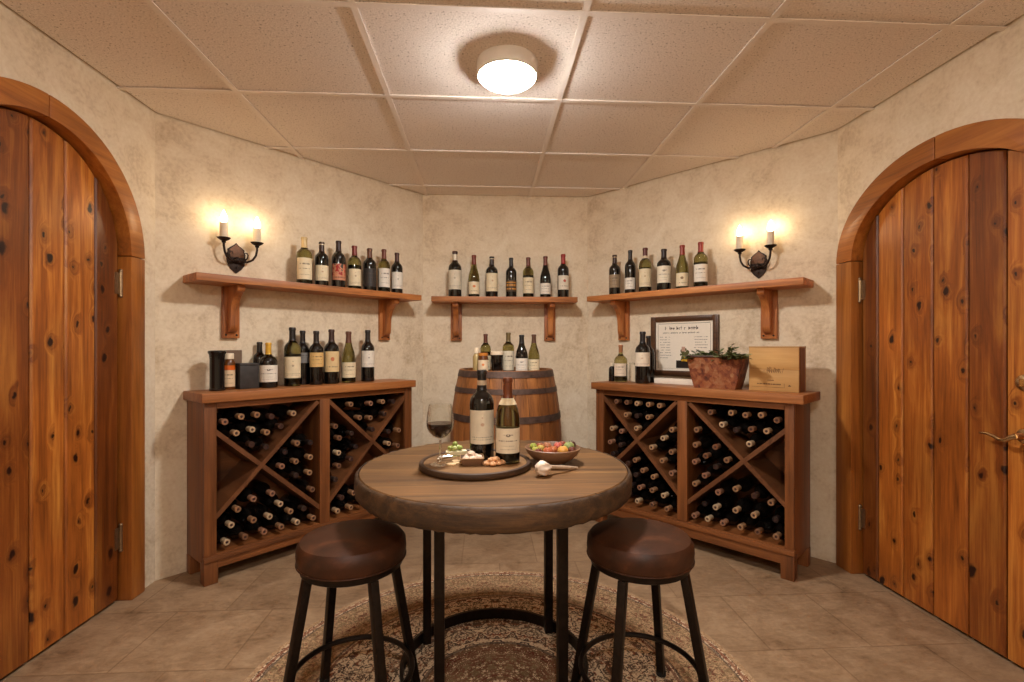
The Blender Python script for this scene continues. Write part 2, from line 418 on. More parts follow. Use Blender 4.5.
# ------------------------------------------------------------------ mesh builder
class MB:
    def __init__(self):
        self.bm = bmesh.new()
        self.uv = None
    def _merge(self, b):
        me = bpy.data.meshes.new('tmp'); b.to_mesh(me); b.free()
        self.bm.from_mesh(me); bpy.data.meshes.remove(me)
    def box(self, x0, x1, y0, y1, z0, z1, bev=0.0, mat=None):
        b = bmesh.new(); bmesh.ops.create_cube(b, size=1.0)
        for v in b.verts:
            v.co = Vector((x0 + (v.co.x + .5) * (x1 - x0), y0 + (v.co.y + .5) * (y1 - y0), z0 + (v.co.z + .5) * (z1 - z0)))
        if bev:
            bmesh.ops.bevel(b, geom=b.edges[:] + b.verts[:], offset=bev, segments=2, affect='EDGES', profile=0.6)
        if mat is not None: b.transform(mat)
        self._merge(b); return self
    def prism(self, poly, a0, a1, plane='XZ', bev=0.0, mat=None):
        """polygon in a plane, extruded along the third axis from a0 to a1"""
        b = bmesh.new()
        def P(p, a):
            return {'XZ': (p[0], a, p[1]), 'YZ': (a, p[0], p[1]), 'XY': (p[0], p[1], a)}[plane]
        lo = [b.verts.new(P(p, a0)) for p in poly]; hi = [b.verts.new(P(p, a1)) for p in poly]
        n = len(poly)
        b.faces.new(lo); b.faces.new(hi[::-1])
        for i in range(n):
            b.faces.new((lo[i], hi[i], hi[(i + 1) % n], lo[(i + 1) % n]))
        bmesh.ops.recalc_face_normals(b, faces=b.faces[:])
        if bev:
            ed = [e for e in b.edges if len(e.link_faces) == 2 and e.calc_face_angle(0) > 0.6]
            bmesh.ops.bevel(b, geom=ed, offset=bev, segments=2, affect='EDGES', profile=0.6)
        if mat is not None: b.transform(mat)
        self._merge(b); return self
    def lathe(self, prof, seg=32, mat=None, lobes=0, lobe_amp=0.0, wob=None):
        """profile [(r, z)] turned about z; closes on the axis where r = 0"""
        b = bmesh.new(); rings = []
        for r, z in prof:
            if r < 1e-6:
                rings.append([b.verts.new((0, 0, z))])
            else:
                ring = []
                for i in range(seg):
                    t = 2 * pi * i / seg
                    k = 1 + lobe_amp * abs(cos(lobes * t / 2)) if lobes else 1
                    if wob: k *= wob(t, z)
                    ring.append(b.verts.new((r * k * cos(t), r * k * sin(t), z)))
                rings.append(ring)
        for A, B in zip(rings, rings[1:]):
            for i in range(seg):
                j = (i + 1) % seg
                if len(A) == 1 and len(B) == 1: continue
                if len(A) == 1: b.faces.new((A[0], B[j], B[i]))
                elif len(B) == 1: b.faces.new((A[i], A[j], B[0]))
                else: b.faces.new((A[i], A[j], B[j], B[i]))
        bmesh.ops.recalc_face_normals(b, faces=b.faces[:])
        if mat is not None: b.transform(mat)
        self._merge(b); return self
    def tube(self, pts, rad, seg=10, caps=True, mat=None):
        b = bmesh.new(); pts = [Vector(p) for p in pts]
        if not isinstance(rad, (list, tuple)): rad = [rad] * len(pts)
        rings = []; up = None
        for i, p in enumerate(pts):
            d = (pts[min(i + 1, len(pts) - 1)] - pts[max(i - 1, 0)]).normalized()
            if up is None:
                up = Vector((0, 0, 1)) if abs(d.z) < 0.9 else Vector((1, 0, 0))
            s = d.cross(up).normalized(); up = s.cross(d).normalized()
            rings.append([b.verts.new(p + rad[i] * (cos(2 * pi * k / seg) * s + sin(2 * pi * k / seg) * up)) for k in range(seg)])
        for A, B in zip(rings, rings[1:]):
            for i in range(seg):
                j = (i + 1) % seg; b.faces.new((A[i], A[j], B[j], B[i]))
        if caps:
            b.faces.new(rings[0][::-1]); b.faces.new(rings[-1])
        bmesh.ops.recalc_face_normals(b, faces=b.faces[:])
        if mat is not None: b.transform(mat)
        self._merge(b); return self
    def ring(self, R, prof, seg=64, mat=None):
        """closed cross-section [(dr, z)] swept around z at radius R"""
        b = bmesh.new(); rings = []
        for i in range(seg):
            t = 2 * pi * i / seg
            rings.append([b.verts.new(((R + dr) * cos(t), (R + dr) * sin(t), z)) for dr, z in prof])
        n = len(prof)
        for i in range(seg):
            A, B = rings[i], rings[(i + 1) % seg]
            for k in range(n):
                b.faces.new((A[k], A[(k + 1) % n], B[(k + 1) % n], B[k]))
        bmesh.ops.recalc_face_normals(b, faces=b.faces[:])
        if mat is not None: b.transform(mat)
        self._merge(b); return self
    def ball(self, c, r, sub=2, sq=(1, 1, 1), jit=0.0, mat=None, rnd=None):
        b = bmesh.new(); bmesh.ops.create_icosphere(b, subdivisions=sub, radius=1.0)
        for v in b.verts:
            k = 1 + (rnd.uniform(-jit, jit) if jit else 0)
            v.co = Vector((v.co.x * r * sq[0] * k, v.co.y * r * sq[1] * k, v.co.z * r * sq[2] * k))
        if mat is not None: b.transform(mat)
        b.transform(Matrix.Translation(c)); self._merge(b); return self
    def patch(self, r, a0, a1, z0, z1, seg=14, shape=None, c=(0, 0)):
        """curved label on a cylinder of radius r, angles about -Y, with UVs"""
        bm = self.bm; uv = bm.loops.layers.uv.verify()
        cols = []
        for i in range(seg + 1):
            f = i / seg; t = a0 + (a1 - a0) * f
            lo, hi = (z0, z1) if shape is None else shape(f)
            cols.append((f, bm.verts.new((c[0] + r * sin(t), c[1] - r * cos(t), lo)), bm.verts.new((c[0] + r * sin(t), c[1] - r * cos(t), hi))))
        for (f0, a, b), (f1, c2, d) in zip(cols, cols[1:]):
            fc = bm.faces.new((a, c2, d, b))
            for lp, q in zip(fc.loops, ((f0, 0), (f1, 0), (f1, 1), (f0, 1))): lp[uv].uv = q
        return self
    def build(self, name, mat, parent=None, smooth=True, loc=None, rot=None, sharp=35):
        me = bpy.data.meshes.new(name); self.bm.to_mesh(me); self.bm.free()
        me.materials.append(mat)
        if smooth:
            for p in me.polygons: p.use_smooth = True
            me.set_sharp_from_angle(angle=radians(sharp))
        o = bpy.data.objects.new(name, me); COL.objects.link(o)
        if parent is not None: o.parent = parent
        if loc is not None: o.location = loc
        if rot is not None: o.rotation_euler = rot
        return o

def tag(o, label=None, cat=None, group=None, kind=None):
    if label: o['label'] = label
    if cat: o['category'] = cat
    if group: o['group'] = group
    if kind: o['kind'] = kind
    return o
def thing(name, label, cat, loc=(0, 0, 0), rz=0.0, group=None, kind=None):
    o = bpy.data.objects.new(name, None); COL.objects.link(o)
    o.location = loc; o.rotation_euler = (0, 0, rz); o.empty_display_size = 0.05
    return tag(o, label, cat, group, kind)
# ------------------------------------------------------------------ the room
H = 2.4
XL, XR, YB, YC, YF = -1.69, 1.95, 3.89, 2.61, -1.0
BL, BR = -0.49, 0.82
WALLS = {'left': ((XL, YF), (XL, YC)), 'back_left': ((XL, YC), (BL, YB)), 'back': ((BL, YB), (BR, YB)),
         'back_right': ((BR, YB), (XR, YC)), 'right': ((XR, YC), (XR, YF)), 'front': ((XR, YF), (XL, YF))}
def wall_frame(w):
    a, b = WALLS[w]; l = hypot(b[0] - a[0], b[1] - a[1]); u = ((b[0] - a[0]) / l, (b[1] - a[1]) / l)
    return a, u, (u[1], -u[0]), l, atan2(u[1], u[0])
def W(w, u, v, z):
    """u along the wall, v out into the room"""
    a, d, n, l, r = wall_frame(w)
    return (a[0] + d[0] * u + n[0] * v, a[1] + d[1] * u + n[1] * v, z)
def WR(w): return wall_frame(w)[4]

def arch(uc, hw, zs, rise, n=28, a0=0.0, a1=pi):
    """points of the arch from its right end over the top to its left end"""
    return [(uc + hw * cos(a0 + (a1 - a0) * i / n), zs + rise * sin(a0 + (a1 - a0) * i / n)) for i in range(n + 1)]

DOORS = {'left': dict(uc=2.975, hw=0.53, zs=1.63, rise=0.54, ihw=0.437, irise=0.452),
         'right': dict(uc=0.607, hw=0.592, zs=1.654, rise=0.452, ihw=0.480, irise=0.352)}
for w in WALLS:
    a, d, n, l, r = wall_frame(w)
    mb = MB(); T = 0.12; HW = H + 0.11
    if w in DOORS:
        D = DOORS[w]; hw = D['hw'] - 0.06; rise = D['rise'] - 0.06; uc = D['uc']
        mb.prism([(0, 0), (uc - hw, 0), (uc - hw, HW), (0, HW)], 0, T)
        mb.prism([(uc + hw, 0), (l, 0), (l, HW), (uc + hw, HW)], 0, T)
        pts = arch(uc, hw, D['zs'], rise, 28)
        bm = mb.bm
        for (p, q) in zip(pts, pts[1:]):
            mb.prism([p, (p[0], HW), (q[0], HW), q], 0, T)
        bmesh.ops.remove_doubles(bm, verts=bm.verts[:], dist=1e-4)
        # drop the hidden inner faces between the strips
        seen = {}
        for f in bm.faces:
            seen.setdefault(tuple(sorted(v.index for v in f.verts)), []).append(f)
        bm.verts.index_update(); seen = {}
        for f in bm.faces:
            seen.setdefault(tuple(sorted(v.index for v in f.verts)), []).append(f)
        bmesh.ops.delete(bm, geom=[f for fs in seen.values() if len(fs) > 1 for f in fs], context='FACES_ONLY')
    else:
        mb.box(0, l, 0, T, 0, HW)
    o = mb.build('wall_' + w, MAT['plaster'], None, False, (a[0], a[1], 0), (0, 0, r))
    tag(o, kind='structure')
FL = [(XL - .11, YF), (XR + .11, YF), (XR + .11, YC), (BR, YB), (BL, YB), (XL - .11, YC)]
OUT = [(XL, YF), (XR, YF), (XR, YC), (BR, YB), (BL, YB), (XL, YC)]
tag(MB().prism(FL, -0.1, 0.0, 'XY').build('floor', MAT['floor'], None, False), kind='structure')
g_ = 0.012
CL = [(XL + g_, YF), (XR - g_, YF), (XR - g_, YC - g_ * .4), (BR - g_ * .4, YB - g_), (BL + g_ * .4, YB - g_), (XL + g_, YC - g_ * .4)]
tag(MB().prism(CL, H, H + 0.05, 'XY').build('ceiling', MAT['tile'], None, False), kind='structure')
# (the tiles stop just short of the walls)
# suspended grid: T bars that carry the ceiling tiles, clipped to the room outline
def clip_line(ax, c):
    """range of the other coordinate inside the outline on the line ax = c"""
    hits = []
    for (p, q) in zip(OUT, OUT[1:] + OUT[:1]):
        a, b = p[ax], q[ax]
        if (a - c) * (b - c) < 0:
            t = (c - a) / (b - a); hits.append(p[1 - ax] + t * (q[1 - ax] - p[1 - ax]))
    return min(hits), max(hits)
def tbar(mb, ax, c):
    lo, hi = clip_line(ax, c); w = 0.0125; zb = H - 0.0075 - 0.0006 * ax
    for (w_, z0, z1) in ((w, zb, zb + 0.003), (0.004, zb + 0.0005, H + 0.001)):
        if ax == 0: mb.box(c - w_, c + w_, lo, hi, z0, z1)
        else: mb.box(lo, hi, c - w_, c + w_, z0, z1)
for k, c in enumerate((-1.16, -0.46, 0.357, 1.045, 1.73)):
    m_ = MB(); tbar(m_, 0, c); tag(m_.build('trim_%d' % (k + 1), MAT['tbar'], None, False), kind='structure')
for k, c in enumerate((-0.84, -0.2, 0.45, 1.09, 1.735, 2.36, 3.01, 3.66)):
    m_ = MB(); tbar(m_, 1, c); tag(m_.build('trim_%d' % (k + 6), MAT['tbar'], None, False), kind='structure')

# ------------------------------------------------------------------ arched plank doors
def arched_door(idx, w, planks, hinge_u, shades):
    D = DOORS[w]; uc = D['uc']
    a, d, n, l, r = wall_frame(w)
    root = thing('door_%d' % idx, None, None, (a[0], a[1], 0), r, kind='structure')
    # casing: two jamb boards and four curved boards
    for s in (-1, 1):
        x0, x1 = sorted((uc + s * D['ihw'], uc + s * D['hw']))
        MB().box(x0, x1, -0.022, 0.085, 0.001, D['zs'] - 0.0015, 0.006).build('casing_board', MAT['casing_z'], root)
    for k in range(2):
        a0, a1 = pi * k / 2 + 0.003, pi * (k + 1) / 2 - 0.003
        o_ = arch(uc, D['hw'], D['zs'], D['rise'], 22, a0, a1); i_ = arch(uc, D['ihw'], D['zs'], D['irise'], 22, a0, a1)
        MB().prism(o_ + i_[::-1], -0.022, 0.085, 'XZ', 0.005).build('casing_board', MAT['casing_x'], root, sharp=50)
    # leaf of vertical planks with chamfered edges
    mb = MB(); bm = mb.bm; tl = bm.faces.layers.float.new('tint_f')
    hw, rise, zs = D['ihw'] - 0.006, D['irise'] - 0.006, D['zs']
    def top(x):
        q = max(0.0, 1 - ((x - uc) / hw) ** 2); return zs + rise * sqrt(q)
    edges = [uc - hw] + list(planks) + [uc + hw]
    tints = []
    for x0, x1, t in zip(edges, edges[1:], shades):
        x0 += 0.0035; x1 -= 0.0035; ch = 0.005
        xs = [x0 + (x1 - x0) * i / 10 for i in range(11)]
        poly = [(x0, 0.012)] + [(x1, 0.012)] + [(x, top(x)) for x in xs[::-1]]
        cx = (x0 + x1) / 2
        def ins(p):
            kx = 1 - 2 * ch / (x1 - x0)
            return (cx + (p[0] - cx) * kx, p[1] - (ch if p[1] > 0.5 else -ch))
        rows = [(0.033, True), (0.040, False), (0.068, False)]
        vs = [[bm.verts.new(((ins(p) if fl else p)[0], y, (ins(p) if fl else p)[1])) for p in poly] for y, fl in rows]
        N = len(poly); fs = [bm.faces.new(vs[0]), bm.faces.new(vs[2][::-1])]
        for A, B in zip(vs, vs[1:]):
            for i in range(N):
                fs.append(bm.faces.new((A[i], B[i], B[(i + 1) % N], A[(i + 1) % N])))
        for f in fs: f[tl] = t
    bmesh.ops.recalc_face_normals(bm, faces=bm.faces[:])
    vals = [f[tl] for f in bm.faces]
    leaf = mb.build('door_leaf', MAT['door'], root, False)
    at = leaf.data.attributes.new('tint', 'FLOAT', 'FACE')
    for i, v in enumerate(vals): at.data[i].value = v
    # dark battens behind close the gaps between planks
    bk = arch(uc, hw + 0.004, zs, rise + 0.004, 24)
    MB().prism([(uc - hw - .004, 0.004), (uc + hw + .004, 0.004)] + bk, 0.07, 0.082).build('door_backing', MAT['dark'], root, False)
    for z in (0.30, 1.50):
        hb = MB()
        hb.tube([(hinge_u, 0.026, z - 0.055), (hinge_u, 0.026, z + 0.055)], 0.008, 10)
        hb.ball((hinge_u, 0.026, z + 0.06), 0.009, 2); hb.ball((hinge_u, 0.026, z - 0.06), 0.009, 2)
        s = 1 if hinge_u < uc else -1
        hb.box(*sorted((hinge_u, hinge_u + s * 0.03)), 0.029, 0.034, z - 0.05, z + 0.05)
        hb.build('hinge', MAT['hinge'], root)
    return root
PL = [2.650, 2.803, 2.958, 3.113, 3.269]
arched_door(1, 'left', PL, 3.410, (0.5, 0.6, 0.38, 0.82, 0.95, 0.12))
rd = arched_door(2, 'right', [0.237, 0.385, 0.541, 0.699, 0.847, 0.965], 0.127, (0.10, 0.90, 0.60, 0.78, 0.36, 0.75, 0.6))
# lever handle and deadbolt on the right door
lv = MB()
lv.lathe([(0, 0), (0.030, 0), (0.030, 0.004), (0.026, 0.010), (0.014, 0.013), (0.011, 0.045), (0, 0.045)], 28, Matrix.Translation((0.918, 0.033, 0.872)) @ Matrix.Rotation(pi / 2, 4, 'X'))
lv.tube([(0.922, -0.008, 0.873), (0.905, -0.012, 0.866), (0.888, -0.014, 0.853), (0.868, -0.014, 0.851), (0.845, -0.013, 0.860), (0.818, -0.012, 0.866), (0.790, -0.010, 0.864)],
        [0.0105, 0.010, 0.009, 0.008, 0.007, 0.006, 0.0045], 12)
lv.build('door_handle', MAT['brass'], rd)
db = MB()
db.lathe([(0, 0), (0.030, 0), (0.030, 0.006), (0.024, 0.012), (0.016, 0.014), (0.015, 0.018), (0, 0.018)], 28, Matrix.Translation((0.914, 0.033, 1.068)) @ Matrix.Rotation(pi / 2, 4, 'X'))
db.box(0.910, 0.918, 0.004, 0.016, 1.054, 1.082, 0.002)
db.build('deadbolt', MAT['brass'], rd)

# ------------------------------------------------------------------ ceiling lamp
def ceiling_lamp(x, y, label):
    lamp = thing('ceiling_lamp', label, 'lamp', (x, y, H))
    MB().lathe([(0, 0), (0.128, 0), (0.130, -0.004), (0.127, -0.056), (0.123, -0.060), (0.119, -0.058), (0.119, -0.050), (0, -0.050)], 56).build('base_ring', MAT['white'], lamp)
    MB().lathe([(0.1185, -0.0505), (0.1185, -0.060), (0.112, -0.069), (0.096, -0.079), (0.068, -0.087), (0.034, -0.0915), (0, -0.0925)], 56).build('diffuser', MAT['dome'], lamp)
ceiling_lamp(0.094, 2.07, 'round white flush lamp glowing on the tiled ceiling above the table')
ceiling_lamp(0.0, -0.52, 'unseen round flush lamp added behind the camera as fill light')  # added lamp, out of view; brightens the bottle and table fronts

# ------------------------------------------------------------------ candle sconces
def sconce(w, u, z, label):
    root = thing('wall_sconce', label, 'wall lamp', W(w, u, 0, z), WR(w), 'candle sconces on the angled walls')
    half = [(0, 0.088), (0.012, 0.074), (0.030, 0.062), (0.046, 0.048), (0.043, 0.036), (0.050, 0.022), (0.050, -0.010), (0.044, -0.040), (0.028, -0.064), (0.012, -0.078), (0, -0.088)]
    out = half + [(-x, zz) for x, zz in half[-2:0:-1]]
    MB().prism(out, -0.010, 0.0, 'XZ', 0.003).build('backplate', MAT['wrought'], root, sharp=50)
    up = [(0, 0.078), (0.024, 0.058), (0.038, 0.044), (0.036, 0.036), (0.042, 0.022), (0.040, 0.004), (-0.040, 0.004), (-0.042, 0.022), (-0.036, 0.036), (-0.038, 0.044), (-0.024, 0.058)]
    MB().prism(up, -0.014, -0.009, 'XZ', 0.0015).build('plate_overlay', MAT['rust'], root, sharp=50)
    hb = MB(); hb.ball((0, -0.022, -0.012), 0.017, 2, (1, 1, 1.1)); hb.ball((0, -0.014, -0.055), 0.006, 2)
    hb.build('hub', MAT['wrought'], root)
    for s in (-1, 1):
        am = MB()
        am.tube([(0, -0.024, -0.012), (s * 0.020, -0.034, -0.020), (s * 0.046, -0.050, -0.022), (s * 0.068, -0.062, -0.008), (s * 0.082, -0.070, 0.018), (s * 0.088, -0.072, 0.050), (s * 0.088, -0.072, 0.078)],
                [0.007, 0.0065, 0.006, 0.006, 0.006, 0.006, 0.0065], 10)
        # scroll curling off the arm
        am.tube([(s * 0.030, -0.040, -0.020), (s * 0.046, -0.042, 0.0), (s * 0.050, -0.042, 0.018), (s * 0.044, -0.042, 0.030), (s * 0.034, -0.042, 0.030), (s * 0.031, -0.042, 0.021), (s * 0.037, -0.042, 0.017)],
                [0.005, 0.0045, 0.004, 0.004, 0.0035, 0.003, 0.0025], 8)
        am.lathe([(0, 0), (0.010, 0), (0.012, 0.005), (0.009, 0.010), (0, 0.010)], 16, Matrix.Translation((s * 0.088, -0.072, 0.066)))
        a_ = am.build('arm', MAT['wrought'], root)
        MB().lathe([(0, 0.074), (0.012, 0.076), (0.028, 0.086), (0.035, 0.094), (0.033, 0.094), (0.024, 0.087), (0.014, 0.083), (0, 0.083)], 28, Matrix.Translation((s * 0.088, -0.072, 0))).build('drip_pan', MAT['wrought'], root)
        cn = MB().lathe([(0, 0.0832), (0.0205, 0.0832), (0.0205, 0.172), (0.0185, 0.1755), (0, 0.1755)], 24, Matrix.Translation((s * 0.088, -0.072, 0))).build('candle', MAT['candle'], root)
        MB().lathe([(0.0095, 0.1757), (0.0145, 0.184), (0.0165, 0.196), (0.0150, 0.210), (0.0090, 0.226), (0.0030, 0.240), (0, 0.245)], 20, Matrix.Translation((s * 0.088, -0.072, 0))).build('flame_bulb', MAT['bulb'], cn)
    return root
sconce('back_left', 0.385, 1.708, 'wrought iron two candle sconce lit above the wall shelf nearest the left arched door')
sconce('back_right', 1.297, 1.706, 'wrought iron two candle sconce lit above the wall shelf nearest the right arched door')

# ------------------------------------------------------------------ wall shelves
def wall_shelf(w, u0, u1, plates, label):
    uc = (u0 + u1) / 2
    root = thing('wall_shelf', label, 'shelf', W(w, uc, 0, 1.54), WR(w), 'bracketed wall shelves')
    MB().box(u0 - uc, u1 - uc, -0.205, -0.001, 0, 0.04, 0.004).build('shelf_board', MAT['shelf_x'], root)
    for p0, p1 in plates:
        c = (p0 + p1) / 2 - uc; hwid = (p1 - p0) / 2
        mb = MB()
        mb.box(c - hwid, c + hwid, -0.026, -0.001, -0.29, -0.0005, 0.003)
        prof = [(-0.024, -0.0005), (-0.165, -0.0005), (-0.168, -0.022), (-0.160, -0.034), (-0.140, -0.040), (-0.118, -0.054), (-0.098, -0.076), (-0.083, -0.104),
                (-0.074, -0.140), (-0.070, -0.180), (-0.070, -0.215), (-0.066, -0.238), (-0.054, -0.252), (-0.040, -0.258), (-0.024, -0.260)]
        mb.prism(prof, c - 0.021, c + 0.021, 'YZ', 0.004)
        br = mb.build('bracket', MAT['shelf_z'], root, sharp=40)
        for dx in (-1, 1):
            MB().lathe([(0, 0), (0.006, 0), (0.005, 0.003), (0, 0.004)], 12, Matrix.Translation((c + dx * hwid * 0.62, -0.026, -0.272)) @ Matrix.Rotation(pi / 2, 4, 'X')).build('screw', MAT['dark'], br)
    return root
wall_shelf('back_left', 0.122, 1.575, [(0.308, 0.397), (1.342, 1.428)], 'long brown bracketed shelf under the sconce nearest the left door, seven bottles on it')
wall_shelf('back', 0.088, 1.193, [(0.222, 0.308), (0.960, 1.048)], 'short brown bracketed shelf above the barrel with seven bottles on it')
wall_shelf('back_right', 0.145, 1.592, [(0.304, 0.391), (1.314, 1.404)], 'long brown bracketed shelf above the framed certificate with six bottles on it')

# ------------------------------------------------------------------ bottles
def cat(P, n=5):
    """Catmull-Rom refinement of a profile"""
    out = []
    for i in range(len(P) - 1):
        p0, p1, p2, p3 = P[max(i - 1, 0)], P[i], P[i + 1], P[min(i + 2, len(P) - 1)]
        for k in range(n):
            t = k / n
            out.append(tuple(0.5 * (2 * b + (c - a) * t + (2 * a - 5 * b + 4 * c - d) * t * t + (3 * b - a - 3 * c + d) * t ** 3) for a, b, c, d in zip(p0, p1, p2, p3)))
    return out + [P[-1]]
SHAPES = {
    'bordeaux': ([(1, 0.60), (0.985, 0.64), (0.90, 0.685), (0.70, 0.725), (0.50, 0.755), (0.40, 0.79), (0.37, 0.83), (0.36, 0.945)], 0.60),
    'burgundy': ([(1, 0.40), (0.985, 0.46), (0.92, 0.53), (0.79, 0.60), (0.63, 0.67), (0.49, 0.74), (0.41, 0.80), (0.375, 0.85), (0.36, 0.945)], 0.40),
    'sloped': ([(1, 0.44), (0.985, 0.50), (0.92, 0.585), (0.80, 0.655), (0.64, 0.71), (0.48, 0.75), (0.39, 0.79), (0.36, 0.84), (0.35, 0.945)], 0.44),
    'squat': ([(1, 0.50), (0.985, 0.56), (0.90, 0.625), (0.70, 0.675), (0.45, 0.715), (0.34, 0.75), (0.31, 0.79), (0.30, 0.945)], 0.50),
}
def bottle_profile(shape, r, h):
    P, zb = SHAPES[shape]
    neck = [(a * r, b * h) for a, b in cat(P, 4)]
    rn = neck[-1][0]
    return [(0, 0.012 * h), (r * 0.6, 0.006 * h), (r * 0.90, 0), (r * 0.985, 0.008 * h), (r, 0.022 * h)] + neck + [(rn * 1.14, 0.95 * h), (rn * 1.14, 0.985 * h), (rn * 1.0, h), (0, h)]
def prof_r(prof, z):
    for (r0, z0), (r1, z1) in zip(prof[3:], prof[4:]):
        if z0 <= z <= z1 and z1 > z0: return r0 + (r1 - r0) * (z - z0) / (z1 - z0)
    return prof[-3][0]
GL = {'dark': 'glass_dark', 'olive': 'glass_olive', 'green': 'glass_green', 'clear': 'glass_clear'}
def bottle(label, loc, rz, h, r, shape, glass, foil_rgb, lab, group=None, neck=None, foil_from=0.775, seg=28, half=1.25, name='wine_bottle'):
    """lab = (z0, z1 as shares of the height, paper colour, print style, accent)"""
    root = thing(name, label, 'bottle', loc, rz, group)
    prof = bottle_profile(shape, r, h)
    MB().lathe(prof, seg).build('glass_body', MAT[GL[glass]], root)
    if glass in ('olive', 'green'):
        # the wine inside, filled to the neck
        fill = min(SHAPES[shape][1] - 0.03, 0.55) * h
        inner = [(0, 0.03 * h)] + [(max(0.001, rr - 0.0028), max(zz, 0.03 * h)) for rr, zz in prof[3:] if zz <= fill]
        inner.append((max(0.001, prof_r(prof, fill) - 0.0028), fill)); inner.append((0, fill))
        MB().lathe(inner, 24).build('wine', foil((30, 25, 12)) if glass == 'olive' else foil((70, 62, 26)), root)
    if foil_rgb:
        f = [(prof_r(prof, foil_from * h) + 0.0006, foil_from * h)]
        f += [(rr + 0.0007, zz) for rr, zz in prof[4:] if zz > foil_from * h and rr > 0] + [(0, h + 0.0008)]
        MB().lathe(f, seg).build('neck_foil', foil(foil_rgb), root)
    if lab:
        z0, z1, rgb, style = lab[:4]; acc = lab[4] if len(lab) > 4 else None
        z1 = min(z1, SHAPES[shape][1])
        MB().patch(r + 0.0005, -half, half, z0 * h, z1 * h, 16).build('front_label', paper(rgb, style, acc), root)
    if neck:
        MB().lathe([(prof_r(prof, neck[0] * h) + 0.0013, neck[0] * h), (prof_r(prof, neck[1] * h) + 0.0013, neck[1] * h)], seg).build('neck_label', foil(neck[2]), root)
    return root
ZS = 1.5803
CREAM, WHITE, BUFF, OCHRE, GREY = (222, 206, 172), (226, 218, 204), (208, 182, 136), (214, 176, 112), (120, 116, 112)
shelf_rows = [
 ('back_left', 'bottles on the shelf beside the left sconce', [
  (0.730, .290, .045, 'bordeaux', 'olive', (196, 170, 120), (.10, .55, CREAM, 'lines'), 'olive bottle with pale gold cap and tall cream label, nearest the lit sconce', None),
  (0.843, .280, .041, 'bordeaux', 'dark', (58, 40, 34), (.12, .46, CREAM, 'emblem', (150, 90, 50)), 'black ivory-tipped bottle with cream label beside the pale gold-capped olive bottle', (.93, 1.0, (216, 200, 170))),
  (0.959, .305, .043, 'bordeaux', 'dark', (46, 24, 20), (.16, .50, (196, 130, 96), 'picture', (150, 34, 26)), 'black bottle with red picture label on the shelf beside the left sconce', None),
  (1.075, .292, .043, 'bordeaux', 'olive', (112, 38, 30), (.08, .46, CREAM, 'emblem', (120, 80, 50)), 'olive bottle with red cap and cream label beside the red-pictured bottle', None),
  (1.191, .292, .044, 'bordeaux', 'dark', (92, 54, 34), (.10, .52, (44, 36, 32), 'lines', None), 'black bottle with brown cap and black label on the shelf beside the left sconce', None),
  (1.308, .304, .041, 'bordeaux', 'olive', (104, 50, 32), (.12, .55, WHITE, 'lines'), 'olive brown-capped bottle with white label, beside the last black one on its shelf', None),
  (1.419, .296, .040, 'bordeaux', 'dark', (66, 36, 26), (.12, .52, WHITE, 'emblem', (110, 100, 90)), 'black bottle with white label at the barrel end of the long left shelf', None)]),
 ('back', 'bottles on the shelf above the barrel', [
  (0.260, .352, .050, 'bordeaux', 'dark', (60, 34, 28), (.16, .58, (214, 204, 182), 'emblem', (130, 110, 90)), 'tallest black bottle with white neck band and large cream label above the barrel', (.80, .93, (200, 188, 168))),
  (0.405, .324, .043, 'burgundy', 'olive', (112, 48, 30), (.07, .36, CREAM, 'dot', (206, 112, 40)), 'olive slope-shouldered bottle with rust cap and orange dot on its low label', None),
  (0.542, .315, .047, 'bordeaux', 'dark', (34, 24, 20), (.14, .58, CREAM, 'emblem', (160, 100, 60)), 'black bottle with a white tip and large cream label above the barrel', (.93, 1.0, (228, 214, 186))),
  (0.691, .306, .041, 'bordeaux', 'dark', (30, 24, 22), (.14, .42, (70, 50, 30), 'bands', (198, 140, 60)), 'black bottle with black and gold banded label above the barrel', None),
  (0.823, .310, .042, 'bordeaux', 'olive', (96, 44, 30), (.10, .49, CREAM, 'lines'), 'olive bottle with maroon cap and cream label, fifth along the shelf above the barrel', None),
  (0.956, .320, .042, 'burgundy', 'dark', (96, 42, 28), (.08, .34, WHITE, 'lines'), 'black slope-shouldered bottle with rust cap and small low white label above the barrel', None),
  (1.095, .338, .044, 'bordeaux', 'dark', (142, 34, 28), (.18, .50, (222, 212, 192), 'dot', (170, 60, 40)), 'black bottle with a bright red cap at the end of the shelf above the barrel', None)]),
 ('back_right', 'bottles on the shelf above the framed certificate', [
  (0.336, .297, .041, 'bordeaux', 'dark', (54, 34, 26), (.18, .50, (150, 128, 100), 'lines', None), 'black bottle with dull brown label, nearest the barrel on the shelf above the certificate', (.93, 1.0, (190, 160, 120))),
  (0.467, .312, .038, 'bordeaux', 'dark', (36, 28, 24), (.10, .36, WHITE, 'lines'), 'slim black bottle with small low white label on the shelf above the certificate', None),
  (0.587, .312, .043, 'bordeaux', 'olive', (84, 34, 28), (.12, .52, CREAM, 'emblem', (150, 110, 60)), 'olive bottle with a pale band under its maroon cap above the certificate', (.76, .82, (210, 190, 160))),
  (0.729, .284, .046, 'bordeaux', 'dark', (34, 22, 20), (.18, .58, (228, 216, 192), 'crest'), 'broad black bottle with large cream label, fourth along the shelf above the certificate', None),
  (0.860, .290, .041, 'burgundy', 'olive', (132, 48, 34), (.06, .36, CREAM, 'dot', (120, 90, 60)), 'olive slope-shouldered bottle with red cap and low cream label above the certificate', None),
  (0.985, .292, .043, 'bordeaux', 'olive', (138, 44, 32), (.12, .50, WHITE, 'lines'), 'olive bottle with red cap and large white label, nearest the sconce above the planter', None)]),
]
